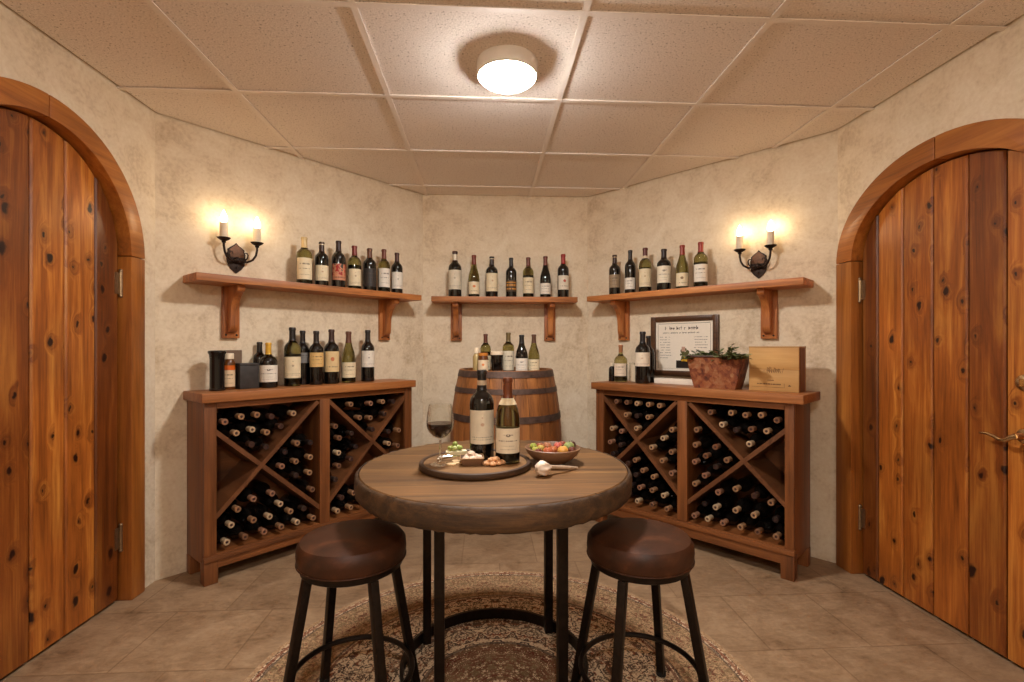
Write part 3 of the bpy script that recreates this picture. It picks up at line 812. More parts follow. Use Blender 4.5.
for w, grp, rows in shelf_rows:
    for (u, h, r, sh, gl, fo, lb, label, nk) in rows:
        rz = WR(w) + {'back_left': -0.38, 'back': 0.03, 'back_right': 0.38}[w] + rng.uniform(-.12, .12)
        b = bottle(label, W(w, u, 0.12, ZS), rz, h, r, sh, gl, fo, lb, grp, nk)

# ------------------------------------------------------------------ wine racks
RACKS = {
 'left': dict(w='back_left', v0=0.006, dep=0.255, u0=0.14, u1=1.44, slab=(0.122, 1.455), top=0.967,
              op=((0.197, 0.755), (0.819, 1.380)), z0=0.150, z1=0.885,
              X=(((0.197, 0.333), (0.755, 0.885), (0.197, 0.765), (0.755, 0.245)), ((0.819, 0.265), (1.380, 0.845), (0.819, 0.87), (1.380, 0.345))),
              label='dark brown wooden wine rack with two crossed bays under the black canister'),
 'right': dict(w='back_right', v0=0.115, dep=0.290, u0=0.374, u1=1.602, slab=(0.352, 1.652), top=0.958,
              op=((0.435, 0.968), (1.030, 1.558)), z0=0.165, z1=0.875,
              X=(((0.435, 0.347), (0.968, 0.875), (0.435, 0.855), (0.968, 0.314)), ((1.030, 0.276), (1.558, 0.765), (1.030, 0.875), (1.558, 0.38))),
              label='dark brown wooden wine rack with two crossed bays under the wooden wine crate'),
}
def wine_rack(q):
    R = RACKS[q]; uc = (R['u0'] + R['u1']) / 2
    root = thing('wine_rack', R['label'], 'wine rack', W(R['w'], uc, R['v0'], 0), WR(R['w']), 'wine racks against the angled walls')
    D = R['dep']; X = lambda u: u - uc
    a, b = X(R['u0']), X(R['u1']); top = R['top']; zc = top - 0.047; z0, z1 = R['z0'], R['z1']
    (l0, l1), (r0, r1) = R['op']; l0, l1, r0, r1 = X(l0), X(l1), X(r0), X(r1)
    P = lambda mb, nm, m: mb.build(nm, MAT[m], root, sharp=45)
    P(MB().box(X(R['slab'][0]), X(R['slab'][1]), -D - 0.028, -0.0, zc, top, 0.004), 'top_slab', 'racktop')
    # frame: end panels with stiles, mid stile, rails
    for s0, s1, w0, w1 in ((a, a + 0.02, a, l0), (b - 0.02, b, r1, b)):
        P(MB().box(s0, s1, -D + 0.021, -0.002, 0.10, zc - 0.0005, 0.001), 'side_panel', 'rack_z')
        P(MB().box(w0, w1, -D, -D + 0.0205, z0 - 0.005, zc - 0.0005, 0.003), 'stile', 'rack_z')
    P(MB().box(l1, r0, -D, -D + 0.0205, z0 - 0.005, z1 + 0.0005, 0.003), 'stile', 'rack_z')
    P(MB().box(l1 + 0.012, r0 - 0.012, -D + 0.021, -0.012, z0, z1, 0.001), 'partition', 'rack_z')
    P(MB().box(l0 + 0.0005, r1 - 0.0005, -D + 0.001, -D + 0.0205, z1, zc - 0.0005, 0.003), 'top_rail', 'rack_x')
    P(MB().box(a, b, -0.012, -0.001, 0.10, zc - 0.0005), 'back_panel', 'rack_x')
    P(MB().box(a + 0.02, b - 0.02, -D + 0.021, -0.012, z1 + 0.004, z1 + 0.018), 'inner_top', 'rack_x')
    P(MB().box(a + 0.001, b - 0.001, -D + 0.002, -0.012, z0 - 0.022, z0 - 0.0055, 0.001), 'bottle_floor', 'rack_x')
    P(MB().box(a - 0.006, b + 0.006, -D - 0.014, -D + 0.012, z0 - 0.036, z0 - 0.010, 0.005), 'base_moulding', 'rack_x')
    P(MB().box(a + 0.055, b - 0.055, -D - 0.004, -D + 0.016, 0.075, z0 - 0.036, 0.003), 'apron', 'rack_x')
    for x0, x1 in ((a - 0.003, a + 0.062), (b - 0.062, b + 0.003)):
        P(MB().box(x0, x1, -D - 0.008, -D + 0.05, 0.0006, z0 - 0.036, 0.004), 'leg', 'rack_z')
        P(MB().box(x0, x1, -0.055, -0.002, 0.0006, 0.0995, 0.004), 'leg', 'rack_z')
    for (A0, A1, B0, B1), (o0, o1) in zip(R['X'], ((l0, l1), (r0, r1))):
        for j, (p, q_) in enumerate(((A0, A1), (B0, B1))):
            p, q_ = (X(p[0]), p[1]), (X(q_[0]), q_[1]); L = hypot(q_[0] - p[0], q_[1] - p[1]); nx, nz = -(q_[1] - p[1]) / L * 0.0115, (q_[0] - p[0]) / L * 0.0115
            s = (q_[1] - p[1]) / (q_[0] - p[0])
            dz = 0.0115 * L / (q_[0] - p[0])
            poly = [(p[0], p[1] - dz), (q_[0], q_[1] - dz), (q_[0], q_[1] + dz), (p[0], p[1] + dz)]
            # keep the board inside the bay
            zt = z1 - 0.001
            def cl(pt):
                return (pt[0] - (pt[1] - zt) / s, zt) if pt[1] > zt else pt
            poly = [cl(t) for t in poly]
            g = MB().prism(poly, -D + 0.006 + 0.001 * j, -0.0125, 'XZ', 0.0).build('cross_board', MAT['rack_y'], root, False)
    return root
for q in RACKS: wine_rack(q)

# bottles lying in the racks, necks to the room
def lying_prototype():
    root = bpy.data.objects.new('wine_bottle', None); COL.objects.link(root); root.empty_display_size = 0.03
    root['category'] = 'bottle'
    r = 0.039
    M_ = Matrix.Rotation(pi / 2, 4, 'X')              # axis of the bottle along -Y, base at the back
    body = [(0, 0.004), (r * .9, 0), (r, 0.006), (r, 0.112), (r * .93, 0.130), (r * .70, 0.146), (r * .46, 0.158), (r * .37, 0.172), (r * .36, 0.236)]
    MB().lathe(body + [(0, 0.236)], 22, M_).build('glass_body', MAT['glass_dark'], root)
    rn = r * .36
    MB().lathe([(rn + .0006, 0.186), (rn + .0008, 0.224), (rn * 1.16, 0.226), (rn * 1.16, 0.2362), (rn * 1.02, 0.2385), (rn * 0.55, 0.2385), (rn * .5, 0.2365)], 18, M_).build('neck_foil', foil((160, 122, 88)), root)
    MB().lathe([(rn * .52, 0.2366), (0, 0.2366)], 14, M_).build('cork', MAT['cork'], root)
    return root
RACK_BOTTLES = {
    ('left', 'left', 'top'): ((0.237,0.813,0),(0.315,0.832,0),(0.395,0.833,0),(0.473,0.815,0),(0.291,0.748,0),(0.371,0.756,0),(0.448,0.731,0),(0.368,0.676,0),(0.444,0.651,0),(0.595,0.82,0),(0.525,0.754,1)),
    ('left', 'left', 'right'): ((0.548,0.607,0),(0.617,0.646,0),(0.697,0.638,0),(0.53,0.529,0),(0.611,0.542,0),(0.696,0.552,0),(0.692,0.462,0),(0.709,0.359,0),(0.612,0.462,1)),
    ('left', 'left', 'bottom'): ((0.245,0.19,0),(0.335,0.19,0),(0.433,0.19,0),(0.527,0.19,0),(0.619,0.19,0),(0.715,0.19,0),(0.267,0.272,0),(0.378,0.268,0),(0.463,0.264,0),(0.579,0.263,0),(0.3,0.345,0),(0.378,0.382,0),(0.522,0.319,0),(0.476,0.389,0),(0.659,0.259,1)),
    ('left', 'right', 'top'): ((0.963,0.839,0),(1.107,0.832,0),(1.201,0.835,0),(1.026,0.748,0),(1.105,0.738,0),(1.287,0.829,1),(1.215,0.752,1),(1.123,0.66,1)),
    ('left', 'right', 'left'): ((0.859,0.713,0),(0.885,0.638,0),(0.879,0.547,0),(0.879,0.467,0),(0.999,0.566,1),(0.97,0.655,1),(0.967,0.493,1),(0.859,0.386,1)),
    ('left', 'right', 'right'): ((1.333,0.628,0),(1.248,0.549,0),(1.324,0.523,0),(1.249,0.629,1)),
    ('left', 'right', 'bottom'): ((0.982,0.277,0),(0.873,0.19,0),(0.963,0.19,0),(1.225,0.21,1),(1.303,0.194,1),(1.117,0.224,1),(0.903,0.264,1),(1.037,0.219,1),(1.284,0.272,1),(1.179,0.275,1)),
    ('right', 'left', 'top'): ((0.528,0.835,0),(0.608,0.835,0),(0.688,0.835,0),(0.768,0.835,0),(0.848,0.835,0),(0.607,0.755,0),(0.687,0.755,0),(0.767,0.755,0),(0.685,0.675,0)),
    ('right', 'left', 'left'): ((0.493,0.651,0),(0.572,0.642,0),(0.482,0.559,0),(0.562,0.55,0),(0.484,0.475,1)),
    ('right', 'left', 'right'): ((0.872,0.636,0),(0.791,0.567,0),(0.925,0.558,0),(0.863,0.495,0),(0.928,0.429,0),(0.928,0.694,0)),
    ('right', 'left', 'bottom'): ((0.67,0.466,0),(0.725,0.408,0),(0.8,0.381,0),(0.708,0.297,0),(0.797,0.298,0),(0.687,0.205,0),(0.791,0.205,0),(0.875,0.282,0),(0.898,0.205,0),(0.659,0.363,1),(0.522,0.215,1),(0.575,0.35,1),(0.602,0.214,1),(0.515,0.296,1),(0.599,0.429,1),(0.627,0.289,1)),
    ('right', 'right', 'top'): ((1.167,0.824,0),(1.281,0.831,0),(1.361,0.827,0),(1.441,0.835,0),(1.518,0.815,0),(1.309,0.739,0),(1.388,0.752,0),(1.468,0.752,0),(1.232,0.76,0),(1.381,0.672,0)),
    ('right', 'right', 'left'): ((1.083,0.713,0),(1.076,0.623,0),(1.192,0.626,0),(1.071,0.522,0),(1.137,0.568,0),(1.197,0.515,0),(1.26,0.564,0),(1.074,0.394,0),(1.133,0.453,0)),
    ('right', 'right', 'bottom'): ((1.21,0.372,0),(1.309,0.412,0),(1.405,0.394,0),(1.488,0.375,0),(1.198,0.285,0),(1.309,0.294,0),(1.405,0.29,0),(1.511,0.292,0),(1.07,0.205,0),(1.15,0.205,0),(1.238,0.205,0),(1.332,0.205,0),(1.424,0.205,0),(1.516,0.205,0),(1.118,0.28,1)),
}

ORD = ['first', 'second', 'third', 'fourth', 'fifth', 'sixth', 'seventh', 'eighth', 'ninth']
TAN = [foil((160, 122, 88)), foil((146, 108, 78)), foil((176, 142, 108)), foil((150, 108, 84)), foil((186, 160, 128)), foil((120, 84, 60))]
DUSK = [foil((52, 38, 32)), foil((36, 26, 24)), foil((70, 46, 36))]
proto = None
for (q, half, cell), spots in RACK_BOTTLES.items():
    R = RACKS[q]
    rows = []
    for s in sorted(spots, key=lambda s: s[1]):
        if rows and s[1] - rows[-1][0][1] < 0.045: rows[-1].append(s)
        else: rows.append([s])
    grp = 'bottles lying in the %s cell of the %s bay, %s rack' % ({'top': 'upper', 'bottom': 'lower'}.get(cell, cell + ' side'), half, 'canister' if q == 'left' else 'crate')
    for ri, row in enumerate(rows):
        row.sort()
        for ci, (u, z, fill) in enumerate(row):
            if proto is None:
                o = proto = lying_prototype(); kids = list(o.children)
            else:
                o = proto.copy(); COL.objects.link(o); kids = []
                for ch in proto.children:
                    c = ch.copy(); COL.objects.link(c); c.parent = o; kids.append(c)
            o.location = W(R['w'], u, R['v0'] + (0.014 if fill else (R['dep'] - 0.243 + rng.uniform(-0.008, 0.004) if q == 'right' else 0.0145 + rng.uniform(0, .004))), z)
            if fill: o.location = W(R['w'], u, R['v0'] + 0.0135, z)
            o.rotation_euler = (0, 0, WR(R['w']))
            where = 'lone bottle' if len(row) == 1 else '%s bottle from left' % ORD[ci]
            rown = 'bottom row' if ri == 0 else ('top row' if ri == len(rows) - 1 else '%s row up' % ORD[ri])
            o['label'] = '%s, %s, %s cell of %s bay, %s rack' % (where, rown, {'top': 'upper', 'bottom': 'lower'}.get(cell, cell), half, 'canister' if q == 'left' else 'crate')
            o['category'] = 'bottle'; o['group'] = grp
            for c in kids:
                if c.name.startswith('neck_foil'):
                    c.material_slots[0].link = 'OBJECT'
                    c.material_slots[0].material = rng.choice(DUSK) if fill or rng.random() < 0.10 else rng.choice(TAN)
# ------------------------------------------------------------------ on top of the left rack
LT = RACKS['left']['top'] + 0.0004; RT = RACKS['right']['top'] + 0.0004
wl, wr = 'back_left', 'back_right'
can = thing('canister', 'glossy black canister with flared lid at the near end of the left rack', 'canister', W(wl, 0.244, 0.13, LT), WR(wl))
MB().lathe([(0, 0), (0.035, 0), (0.038, 0.003), (0.038, 0.010), (0.0355, 0.013), (0.0355, 0.168), (0.037, 0.178), (0, 0.178)], 36).build('body', MAT['ceramic'], can)
MB().lathe([(0, 0.1784), (0.037, 0.1784), (0.038, 0.192), (0.043, 0.200), (0.0445, 0.206), (0.042, 0.212), (0.030, 0.215), (0, 0.215)], 36).build('lid', MAT['ceramic'], can)
jar = thing('spice_jar', 'small amber jar with ivory cap and orange topped label beside the black canister', 'jar', W(wl, 0.316, 0.092, LT), WR(wl) - .35)
MB().lathe([(0, 0), (0.029, 0), (0.031, 0.004), (0.031, 0.140), (0.027, 0.158), (0.022, 0.165), (0.022, 0.172), (0, 0.172)], 28).build('body', MAT['amber'], jar)
MB().lathe([(0.0225, 0.166), (0.0245, 0.167), (0.0245, 0.194), (0.022, 0.198), (0, 0.198)], 28).build('cap', MAT['cap_white'], jar)
lb = MB().patch(0.0316, -1.2, 1.2, 0.016, 0.106).build('front_label', paper((226, 198, 160), 'lines'), jar)
MB().patch(0.0316, -1.2, 1.2, 0.1065, 0.132).build('label_band', foil((206, 98, 28)), lb)
t = tag(MB().box(-0.060, 0.060, -0.012, 0.012, 0, 0.215, 0.002).build('card_box', MAT['taupe'], None, loc=W(wl, 0.345, 0.024, LT), rot=(0, 0, WR(wl))),
        'flat taupe card box standing against wall behind the amber jar', 'box')
bx = thing('slate_box', 'square dark slate box between the amber jar and yellow-capped bottle', 'box', W(wl, 0.405, 0.095, LT), WR(wl) + 0.05)
MB().box(-0.052, 0.052, -0.042, 0.042, 0, 0.128, 0.004).build('body', MAT['slate'], bx)
MB().box(-0.054, 0.054, -0.044, 0.044, 0.1283, 0.142, 0.004).build('lid', MAT['slate'], bx)
lg = 'bottles standing on the left rack'
bottle('black bottle half hidden behind the yellow-capped bottle on the left rack', W(wl, 0.500, 0.040, LT), WR(wl), 0.262, 0.036, 'bordeaux', 'dark', (26, 22, 20), None, lg)
bottle('squat black bottle with yellow cap and wide white label on the left rack', W(wl, 0.512, 0.128, LT), WR(wl) - .38, 0.258, 0.049, 'squat', 'dark', (206, 158, 52), (.13, .52, WHITE, 'crest'), lg, half=1.35, foil_from=.74)
for (u, v, h, r, sh, gl, fo, lb_, label) in [
    (0.654, .125, .350, .047, 'bordeaux', 'olive', (26, 22, 20), (.14, .50, CREAM, 'emblem'), 'tallest olive-shouldered bottle with black cap and cream label on the left rack'),
    (0.753, .054, .335, .040, 'bordeaux', 'dark', (28, 22, 22), (.40, .59, GREY, 'lines'), 'black bottle with grey label set back between two cream-labelled bottles on the left rack'),
    (0.806, .122, .333, .043, 'bordeaux', 'dark', (42, 34, 28), (.33, .595, OCHRE, 'lines'), 'black bottle with small yellowish label, beside the grey-labelled bottle on the left rack'),
    (0.907, .125, .345, .046, 'bordeaux', 'dark', (60, 38, 32), (.22, .595, (218, 190, 140), 'dot', (190, 100, 60)), 'black bottle with brown cap and tall orange-printed cream label on the left rack'),
    (1.030, .122, .335, .045, 'burgundy', 'olive', (96, 58, 42), (.10, .395, CREAM, 'lines'), 'olive slope-shouldered bottle with brown cap on the left rack'),
    (1.177, .120, .348, .044, 'bordeaux', 'dark', (34, 28, 26), (.28, .595, WHITE, 'emblem'), 'black bottle with high white label at the barrel end of the left rack')]:
    bottle(label, W(wl, u, v, LT), WR(wl) - .38 + rng.uniform(-.1, .1), h, r, sh, gl, fo, lb_, lg)

# ------------------------------------------------------------------ on top of the right rack
sm = thing('spirit_bottle', 'tiny black bottle with ivory cap at the barrel end of the right rack', 'bottle', W(wr, 0.398, 0.245, RT), WR(wr))
MB().lathe([(0, 0), (0.022, 0), (0.024, 0.003), (0.024, 0.088), (0.018, 0.100), (0.010, 0.105), (0.010, 0.112), (0, 0.112)], 24).build('glass_body', MAT['glass_dark'], sm)
MB().lathe([(0.0105, 0.106), (0.0125, 0.107), (0.0125, 0.126), (0.011, 0.128), (0, 0.128)], 20).build('cap', MAT['cap_white'], sm)
sq = bottle('squat green glass decanter bottle with gold neck and cream label on the right rack', W(wr, 0.472, 0.25, RT), WR(wr) + .45, 0.256, 0.046, 'squat', 'green', (150, 96, 58), (.16, .50, (226, 208, 186), 'lines'), None, half=1.1, foil_from=.80, name='decanter_bottle')
cj = thing('candle_jar', 'pale ribbed glass candle jar between the green decanter and black bottle', 'candle', W(wr, 0.566, 0.225, RT), WR(wr))
MB().lathe([(0, 0), (0.032, 0), (0.034, 0.003), (0.034, 0.132), (0.033, 0.135), (0.031, 0.132), (0.031, 0.006), (0, 0.006)], 32).build('glass_cup', MAT['glass_clear'], cj)
MB().lathe([(0, 0.0065), (0.0305, 0.0065), (0.0305, 0.118), (0.004, 0.120), (0, 0.120)], 28).build('wax', MAT['candle'], cj)
MB().lathe([(0, 0.119), (0.0015, 0.119), (0.0015, 0.130), (0, 0.130)], 8).build('wick', MAT['dark'], cj)
rg = 'black bottles beside the framed certificate'
bottle('black bottle with large white label in front of the framed certificate', W(wr, 0.651, 0.262, RT), WR(wr) + .45, 0.345, 0.049, 'bordeaux', 'dark', (30, 24, 24), (.33, .595, (226, 212, 190), 'emblem', (180, 130, 90)), rg)
bottle('black bottle mostly hidden behind the large white label bottle, beside the certificate', W(wr, 0.640, 0.168, RT), WR(wr), 0.318, 0.041, 'bordeaux', 'dark', (30, 24, 24), None, rg)

# framed certificate leaning back
fx0, fx1, fz = 0.574, 1.056, 0.412
fr = thing('picture_frame', 'brown framed printed certificate hanging on the wall behind the copper planter', 'framed certificate', W(wr, (fx0 + fx1) / 2, 0.0105, 1.000), WR(wr))
TILT = Matrix.Rotation(0.0, 4, 'X')
fw = (fx1 - fx0) / 2; b_ = 0.036
def moulding(x0, x1, z0, z1, vert):
    mb = MB()
    mb.box(x0, x1, -0.014, 0.010, z0, z1, 0.004)
    if vert: mb.box(x0 + .008, x1 - .008, -0.019, -0.012, z0 + .008, z1 - .008, 0.003)
    else: mb.box(x0 + .008, x1 - .008, -0.019, -0.012, z0 + .008, z1 - .008, 0.003)
    for v in mb.bm.verts: v.co = TILT @ v.co
    return mb
moulding(-fw, -fw + b_, 0, fz, True).build('frame_side', MAT['frame'], fr)
moulding(fw - b_, fw, 0, fz, True).build('frame_side', MAT['frame'], fr)
moulding(-fw + b_, fw - b_, 0, b_, False).build('frame_rail', MAT['frame'], fr)
moulding(-fw + b_, fw - b_, fz - b_, fz, False).build('frame_rail', MAT['frame'], fr)
def leaned(mb, name, mat, parent):
    for v in mb.bm.verts: v.co = TILT @ v.co
    return mb.build(name, mat, parent, False)
leaned(MB().box(-fw + b_ + .0005, fw - b_ - .0005, -0.001, 0.006, b_ + .0005, fz - b_ - .0005), 'backing', MAT['dark'], fr)
sheet = leaned(MB().box(-fw + b_ + .001, fw - b_ - .001, -0.003, -0.0012, b_ + .001, fz - b_ - .001), 'certificate', MAT['paper'], fr)
# printing on the sheet: title, border rule, columns of small type and a picture at the bottom
def flat(mb, x0, x1, z0, z1, y=-0.0034):
    mb.box(x0, x1, y, y + 0.0006, z0, z1)
pr = MB(); pw = fw - b_ - 0.018; pz0, pz1 = b_ + 0.016, fz - b_ - 0.012
for s in (-1, 1): flat(pr, s * pw - 0.001, s * pw + 0.001, pz0, pz1 - .006)
flat(pr, -pw, pw, pz1 - 0.004, pz1 - 0.001); flat(pr, -pw, pw, pz0, pz0 + .001)
def scribble(mb, x0, x1, z, hgt, rr, step):
    x = x0
    while x < x1:
        w_ = rr.uniform(0.4, 1.0) * step
        if rr.random() < 0.82:
            flat(mb, x, min(x + w_ * .35, x1), z, z + hgt * rr.uniform(.6, 1)); flat(mb, x, min(x + w_, x1), z + hgt * rr.uniform(.1, .5), z + hgt * .55 + .0012)
        x += w_ * 1.25
r2 = random.Random(5)
scribble(pr, -pw * .72, pw * .62, pz1 - 0.046, 0.026, r2, 0.016)
scribble(pr, -pw * .80, pw * .60, pz1 - 0.072, 0.012, r2, 0.012)
for k in range(9):
    scribble(pr, -pw * .92, -pw * r2.uniform(.42, .55), pz1 - 0.098 - k * 0.018, 0.005, r2, 0.012)
    if k < 5: scribble(pr, pw * r2.uniform(.40, .46), pw * .9, pz1 - 0.098 - k * 0.018, 0.005, r2, 0.012)
leaned(pr, 'printing', MAT['ink'], sheet)
px = -0.000
leaned(MB().box(px - .052, px + .070, -0.0036, -0.003, pz0 + .004, pz0 + .056), 'picture_ground', foil((40, 34, 30)), sheet)
pg = MB()
for k in range(26):
    a, rr_ = r2.uniform(0, 2 * pi), r2.uniform(0, .036)
    pg.ball((px + .006 + cos(a) * rr_ * 1.1, -0.0036, pz0 + .098 + sin(a) * rr_ * 1.2), r2.uniform(.008, .014), 1, (1, .06, 1))
leaned(pg, 'picture_leaves', foil((88, 88, 52)), sheet)
pg = MB()
for k in range(12):
    a, rr_ = r2.uniform(0, 2 * pi), r2.uniform(0, .020)
    pg.ball((px + .010 + cos(a) * rr_ * 1.5, -0.0042, pz0 + .066 + sin(a) * rr_ * .8), r2.uniform(.006, .011), 1, (1, .06, 1))
leaned(pg, 'picture_blossom', foil((206, 158, 40)), sheet)
leaned(MB().box(px - .012, px + .014, -0.0044, -0.0036, pz0 + .118, pz0 + .150, 0.0002), 'picture_candle', foil((196, 160, 140)), sheet)
tag(MB().box(-0.150, 0.150, -0.030, 0.030, 0, 0.034, 0.002).build('booklet', MAT['paper'], None, loc=W(wr, 0.855, 0.178, RT), rot=(0, 0, WR(wr))),
    'thick white booklet lying flat on the right rack below the framed certificate', 'booklet')

# planter with trailing sprigs
pl = thing('potted_plant', 'tapered copper trough planter with leafy green sprigs beside the wooden crate', 'plant', W(wr, 1.168, 0.300, RT), WR(wr))
def trough(x0, x1, d0, d1, z0, z1):
    """tapered box: bottom half sizes x0, d0, top half sizes x1, d1"""
    b = bmesh.new(); n = 7; rings = []
    for k in range(n + 1):
        f = k / n; e = f ** 0.8
        rings.append([b.verts.new((sx * (x0 + (x1 - x0) * e), sy * (d0 + (d1 - d0) * e), z0 + (z1 - z0) * f)) for sx, sy in ((-1, -1), (1, -1), (1, 1), (-1, 1))])
    return b, rings
b, rings = trough(0.118, 0.160, 0.052, 0.068, 0.0, 0.186)
inner = [[b.verts.new((v.co.x * (1 - 0.006 / abs(v.co.x)), v.co.y * (1 - 0.006 / abs(v.co.y)), v.co.z)) for v in rings[-1]]]
inner.append([b.verts.new((v.co.x * .97, v.co.y * .97, 0.14)) for v in inner[0]])
allr = rings + inner
for A, B in zip(allr, allr[1:]):
    for i in range(4): b.faces.new((A[i], A[(i + 1) % 4], B[(i + 1) % 4], B[i]))
b.faces.new(rings[0][::-1]); b.faces.new(inner[-1])
bmesh.ops.recalc_face_normals(b, faces=b.faces[:])
mb = MB(); mb._merge(b); mb.build('planter', MAT['copper'], pl, True, sharp=30)
rim = MB()
for s in (-1, 1):
    rim.tube([(-0.164, s * 0.071, 0.187), (0.164, s * 0.071, 0.187)], 0.0055, 8); rim.tube([(s * 0.163, -0.071, 0.187), (s * 0.163, 0.071, 0.187)], 0.0055, 8)
rim.build('rim_wire', MAT['hoop'], pl)
MB().box(-0.148, 0.148, -0.060, 0.060, 0.15, 0.172, 0.006).build('soil', MAT['soil'], pl)
lf, st = MB(), MB(); r3 = random.Random(8)
def leaf_blade(mb, p, d, size, r):
    d = d.normalized(); s = d.cross(Vector((r.uniform(-.4, .4), r.uniform(-.4, .4), 1))).normalized(); n = s.cross(d)
    b = mb.bm; q = []
    for f, w_ in ((0, .05), (.3, .40), (.6, .42), (.85, .22)):
        c = p + d * size * f - n * size * .12 * f * f
        q.append((b.verts.new(c - s * size * w_ * .62 + n * size * .05), b.verts.new(c), b.verts.new(c + s * size * w_ * .62 + n * size * .05)))
    tip = b.verts.new(p + d * size - n * size * .16)
    for A, B in zip(q, q[1:]):
        b.faces.new((A[0], A[1], B[1], B[0])); b.faces.new((A[1], A[2], B[2], B[1]))
    b.faces.new((q[-1][0], q[-1][1], tip)); b.faces.new((q[-1][1], q[-1][2], tip))
for k in range(34):
    x = r3.uniform(-0.145, 0.145); y = r3.uniform(-0.055, 0.05)
    big = k % 4 == 0
    lean = Vector((r3.uniform(-.7, .9) + (x * 3.2), r3.uniform(-1.0, .6), 1.0 if big else r3.uniform(.35, .8)))
    L = r3.uniform(0.07, 0.10) if big and x > 0.0 else r3.uniform(0.040, 0.066)
    if x < -0.03: L *= 0.72
    if x > 0.05: L *= 1.12; y = -0.055; lean.y = -abs(lean.y) - .35
    pts = []; p = Vector((x, y, 0.165)); d = lean.normalized()
    for i in range(7):
        pts.append(p.copy()); p = p + d * (L / 5.0); d = (d + Vector((0.05 * (1 if x > 0 else -.6), -.04, -0.10))).normalized()
    st.tube(pts, [0.0018 - .00015 * i for i in range(7)], 5)
    for i in range(1, 7):
        for s in (-1, 1):
            dd = (pts[min(i + 1, 6)] - pts[i - 1]).normalized(); side = dd.cross(Vector((r3.uniform(-.5, .5), r3.uniform(-.5, .5), 1))).normalized()
            leaf_blade(lf, pts[i], dd * .5 + side * s * .8 + Vector((0, -.1, r3.uniform(-.1, .4))), r3.uniform(.024, .040), r3)
lf.build('foliage', MAT['leaf'], pl, True, sharp=80); st.build('stems', MAT['stem'], pl)

# wooden wine crate
cr = thing('wooden_crate', 'pale wooden wine crate with faded branded lettering beside the planter', 'crate', W(wr, 1.470, 0.235, RT), WR(wr))
MB().box(-0.126, 0.126, -0.064, -0.052, 0.0, 0.118, 0.002).build('front_board', MAT['crate'], cr)
MB().box(-0.126, 0.126, -0.064, -0.052, 0.1188, 0.236, 0.002).build('front_board', MAT['crate'], cr)
MB().box(-0.126, 0.126, 0.052, 0.064, 0.0, 0.236, 0.002).build('back_board', MAT['crate'], cr)
for s in (-1, 1):
    for y0, y1 in ((-0.0515, -0.0005), (0.0005, 0.0515)):
        MB().box(*sorted((s * 0.126, s * 0.112)), y0, y1, 0.0, 0.236, 0.002).build('end_board', MAT['crate_end'], cr)
MB().box(-0.127, 0.127, -0.065, 0.065, 0.2364, 0.245, 0.002).build('lid', MAT['crate'], cr)
MB().box(-0.111, 0.111, -0.0515, 0.0515, 0.001, 0.010).build('bottom_board', MAT['crate'], cr)
pr = MB(); r4 = random.Random(3); Y = -0.0648
def stroke(pts, rad): pr.tube([(x, Y, z) for x, z in pts], rad, 6)
for k, x in enumerate((-0.030, -0.018, -0.006, 0.005, 0.015, 0.026)):        # a line of flowing script across the seam
    hgt = (0.030, 0.034, 0.018, 0.028, 0.020, 0.024)[k]
    stroke([(x, 0.100), (x + .001, 0.100 + hgt), (x + .007, 0.100 + hgt * .9), (x + .008, 0.108), (x + .012, 0.101)], 0.0011)
stroke([(-0.040, 0.109), (-0.026, 0.112), (-0.006, 0.110)], 0.0008); stroke([(0.045, 0.100), (0.052, 0.128)], 0.0007)
for x in (-.052, -.046): pr.box(x, x + .003, Y - .0004, Y + .001, 0.108, 0.112)
x = -0.082
while x < 0.036:
    w_ = r4.uniform(.003, .008); pr.box(x, x + w_, Y - .0004, Y + .001, 0.036, 0.042); x += w_ + r4.uniform(.001, .004)
x = -0.028
while x < 0.0: pr.box(x, x + .004, Y - .0004, Y + .001, 0.058, 0.062); x += .0055
pr.box(0.074, 0.088, Y - .0004, Y + .001, 0.030, 0.034); pr.box(0.078, 0.084, Y - .0004, Y + .001, 0.034, 0.038)
pr.box(-0.11, 0.056, Y - .0003, Y + .001, 0.0215, 0.0228); pr.box(0.0545, 0.056, Y - .0003, Y + .001, 0.0228, 0.045)
pr.build('branded_lettering', MAT['brand'], cr, sharp=60)

# ------------------------------------------------------------------ barrel
BC = (0.148, 3.465)
bar = thing('wine_barrel', 'upright oak wine barrel with dark steel hoops between the two racks', 'barrel', (BC[0], BC[1], 0))
BH = 1.046
def br(z): return 0.392 - 0.066 * ((z / BH - 0.5) / 0.5) ** 2
mb = MB(); bm = mb.bm; tl = bm.faces.layers.float.new('tint_f'); NS = 26
for k in range(NS):
    a0, a1 = 2 * pi * k / NS + .004, 2 * pi * (k + 1) / NS - .004; t_ = rng.random(); cols = []
    for j in range(5):
        a = a0 + (a1 - a0) * j / 4; e = 0.0025 if j in (0, 4) else 0
        cols.append([(bm.verts.new(((br(z) - e) * cos(a), (br(z) - e) * sin(a), z)), bm.verts.new(((br(z) - .024) * cos(a), (br(z) - .024) * sin(a), z))) for z in [0.0008 + (BH - .0008) * i / 16 for i in range(17)]])
    fs = []
    for A, B in zip(cols, cols[1:]):
        for i in range(16):
            fs.append(bm.faces.new((A[i][0], B[i][0], B[i + 1][0], A[i + 1][0]))); fs.append(bm.faces.new((A[i][1], A[i + 1][1], B[i + 1][1], B[i][1])))
        fs.append(bm.faces.new((A[16][0], B[16][0], B[16][1], A[16][1]))); fs.append(bm.faces.new((A[0][0], A[0][1], B[0][1], B[0][0])))
    for E_ in (cols[0], cols[-1]):
        for i in range(16): fs.append(bm.faces.new((E_[i][0], E_[i][1], E_[i + 1][1], E_[i + 1][0])))
    for f in fs: f[tl] = t_
bmesh.ops.recalc_face_normals(bm, faces=bm.faces[:])
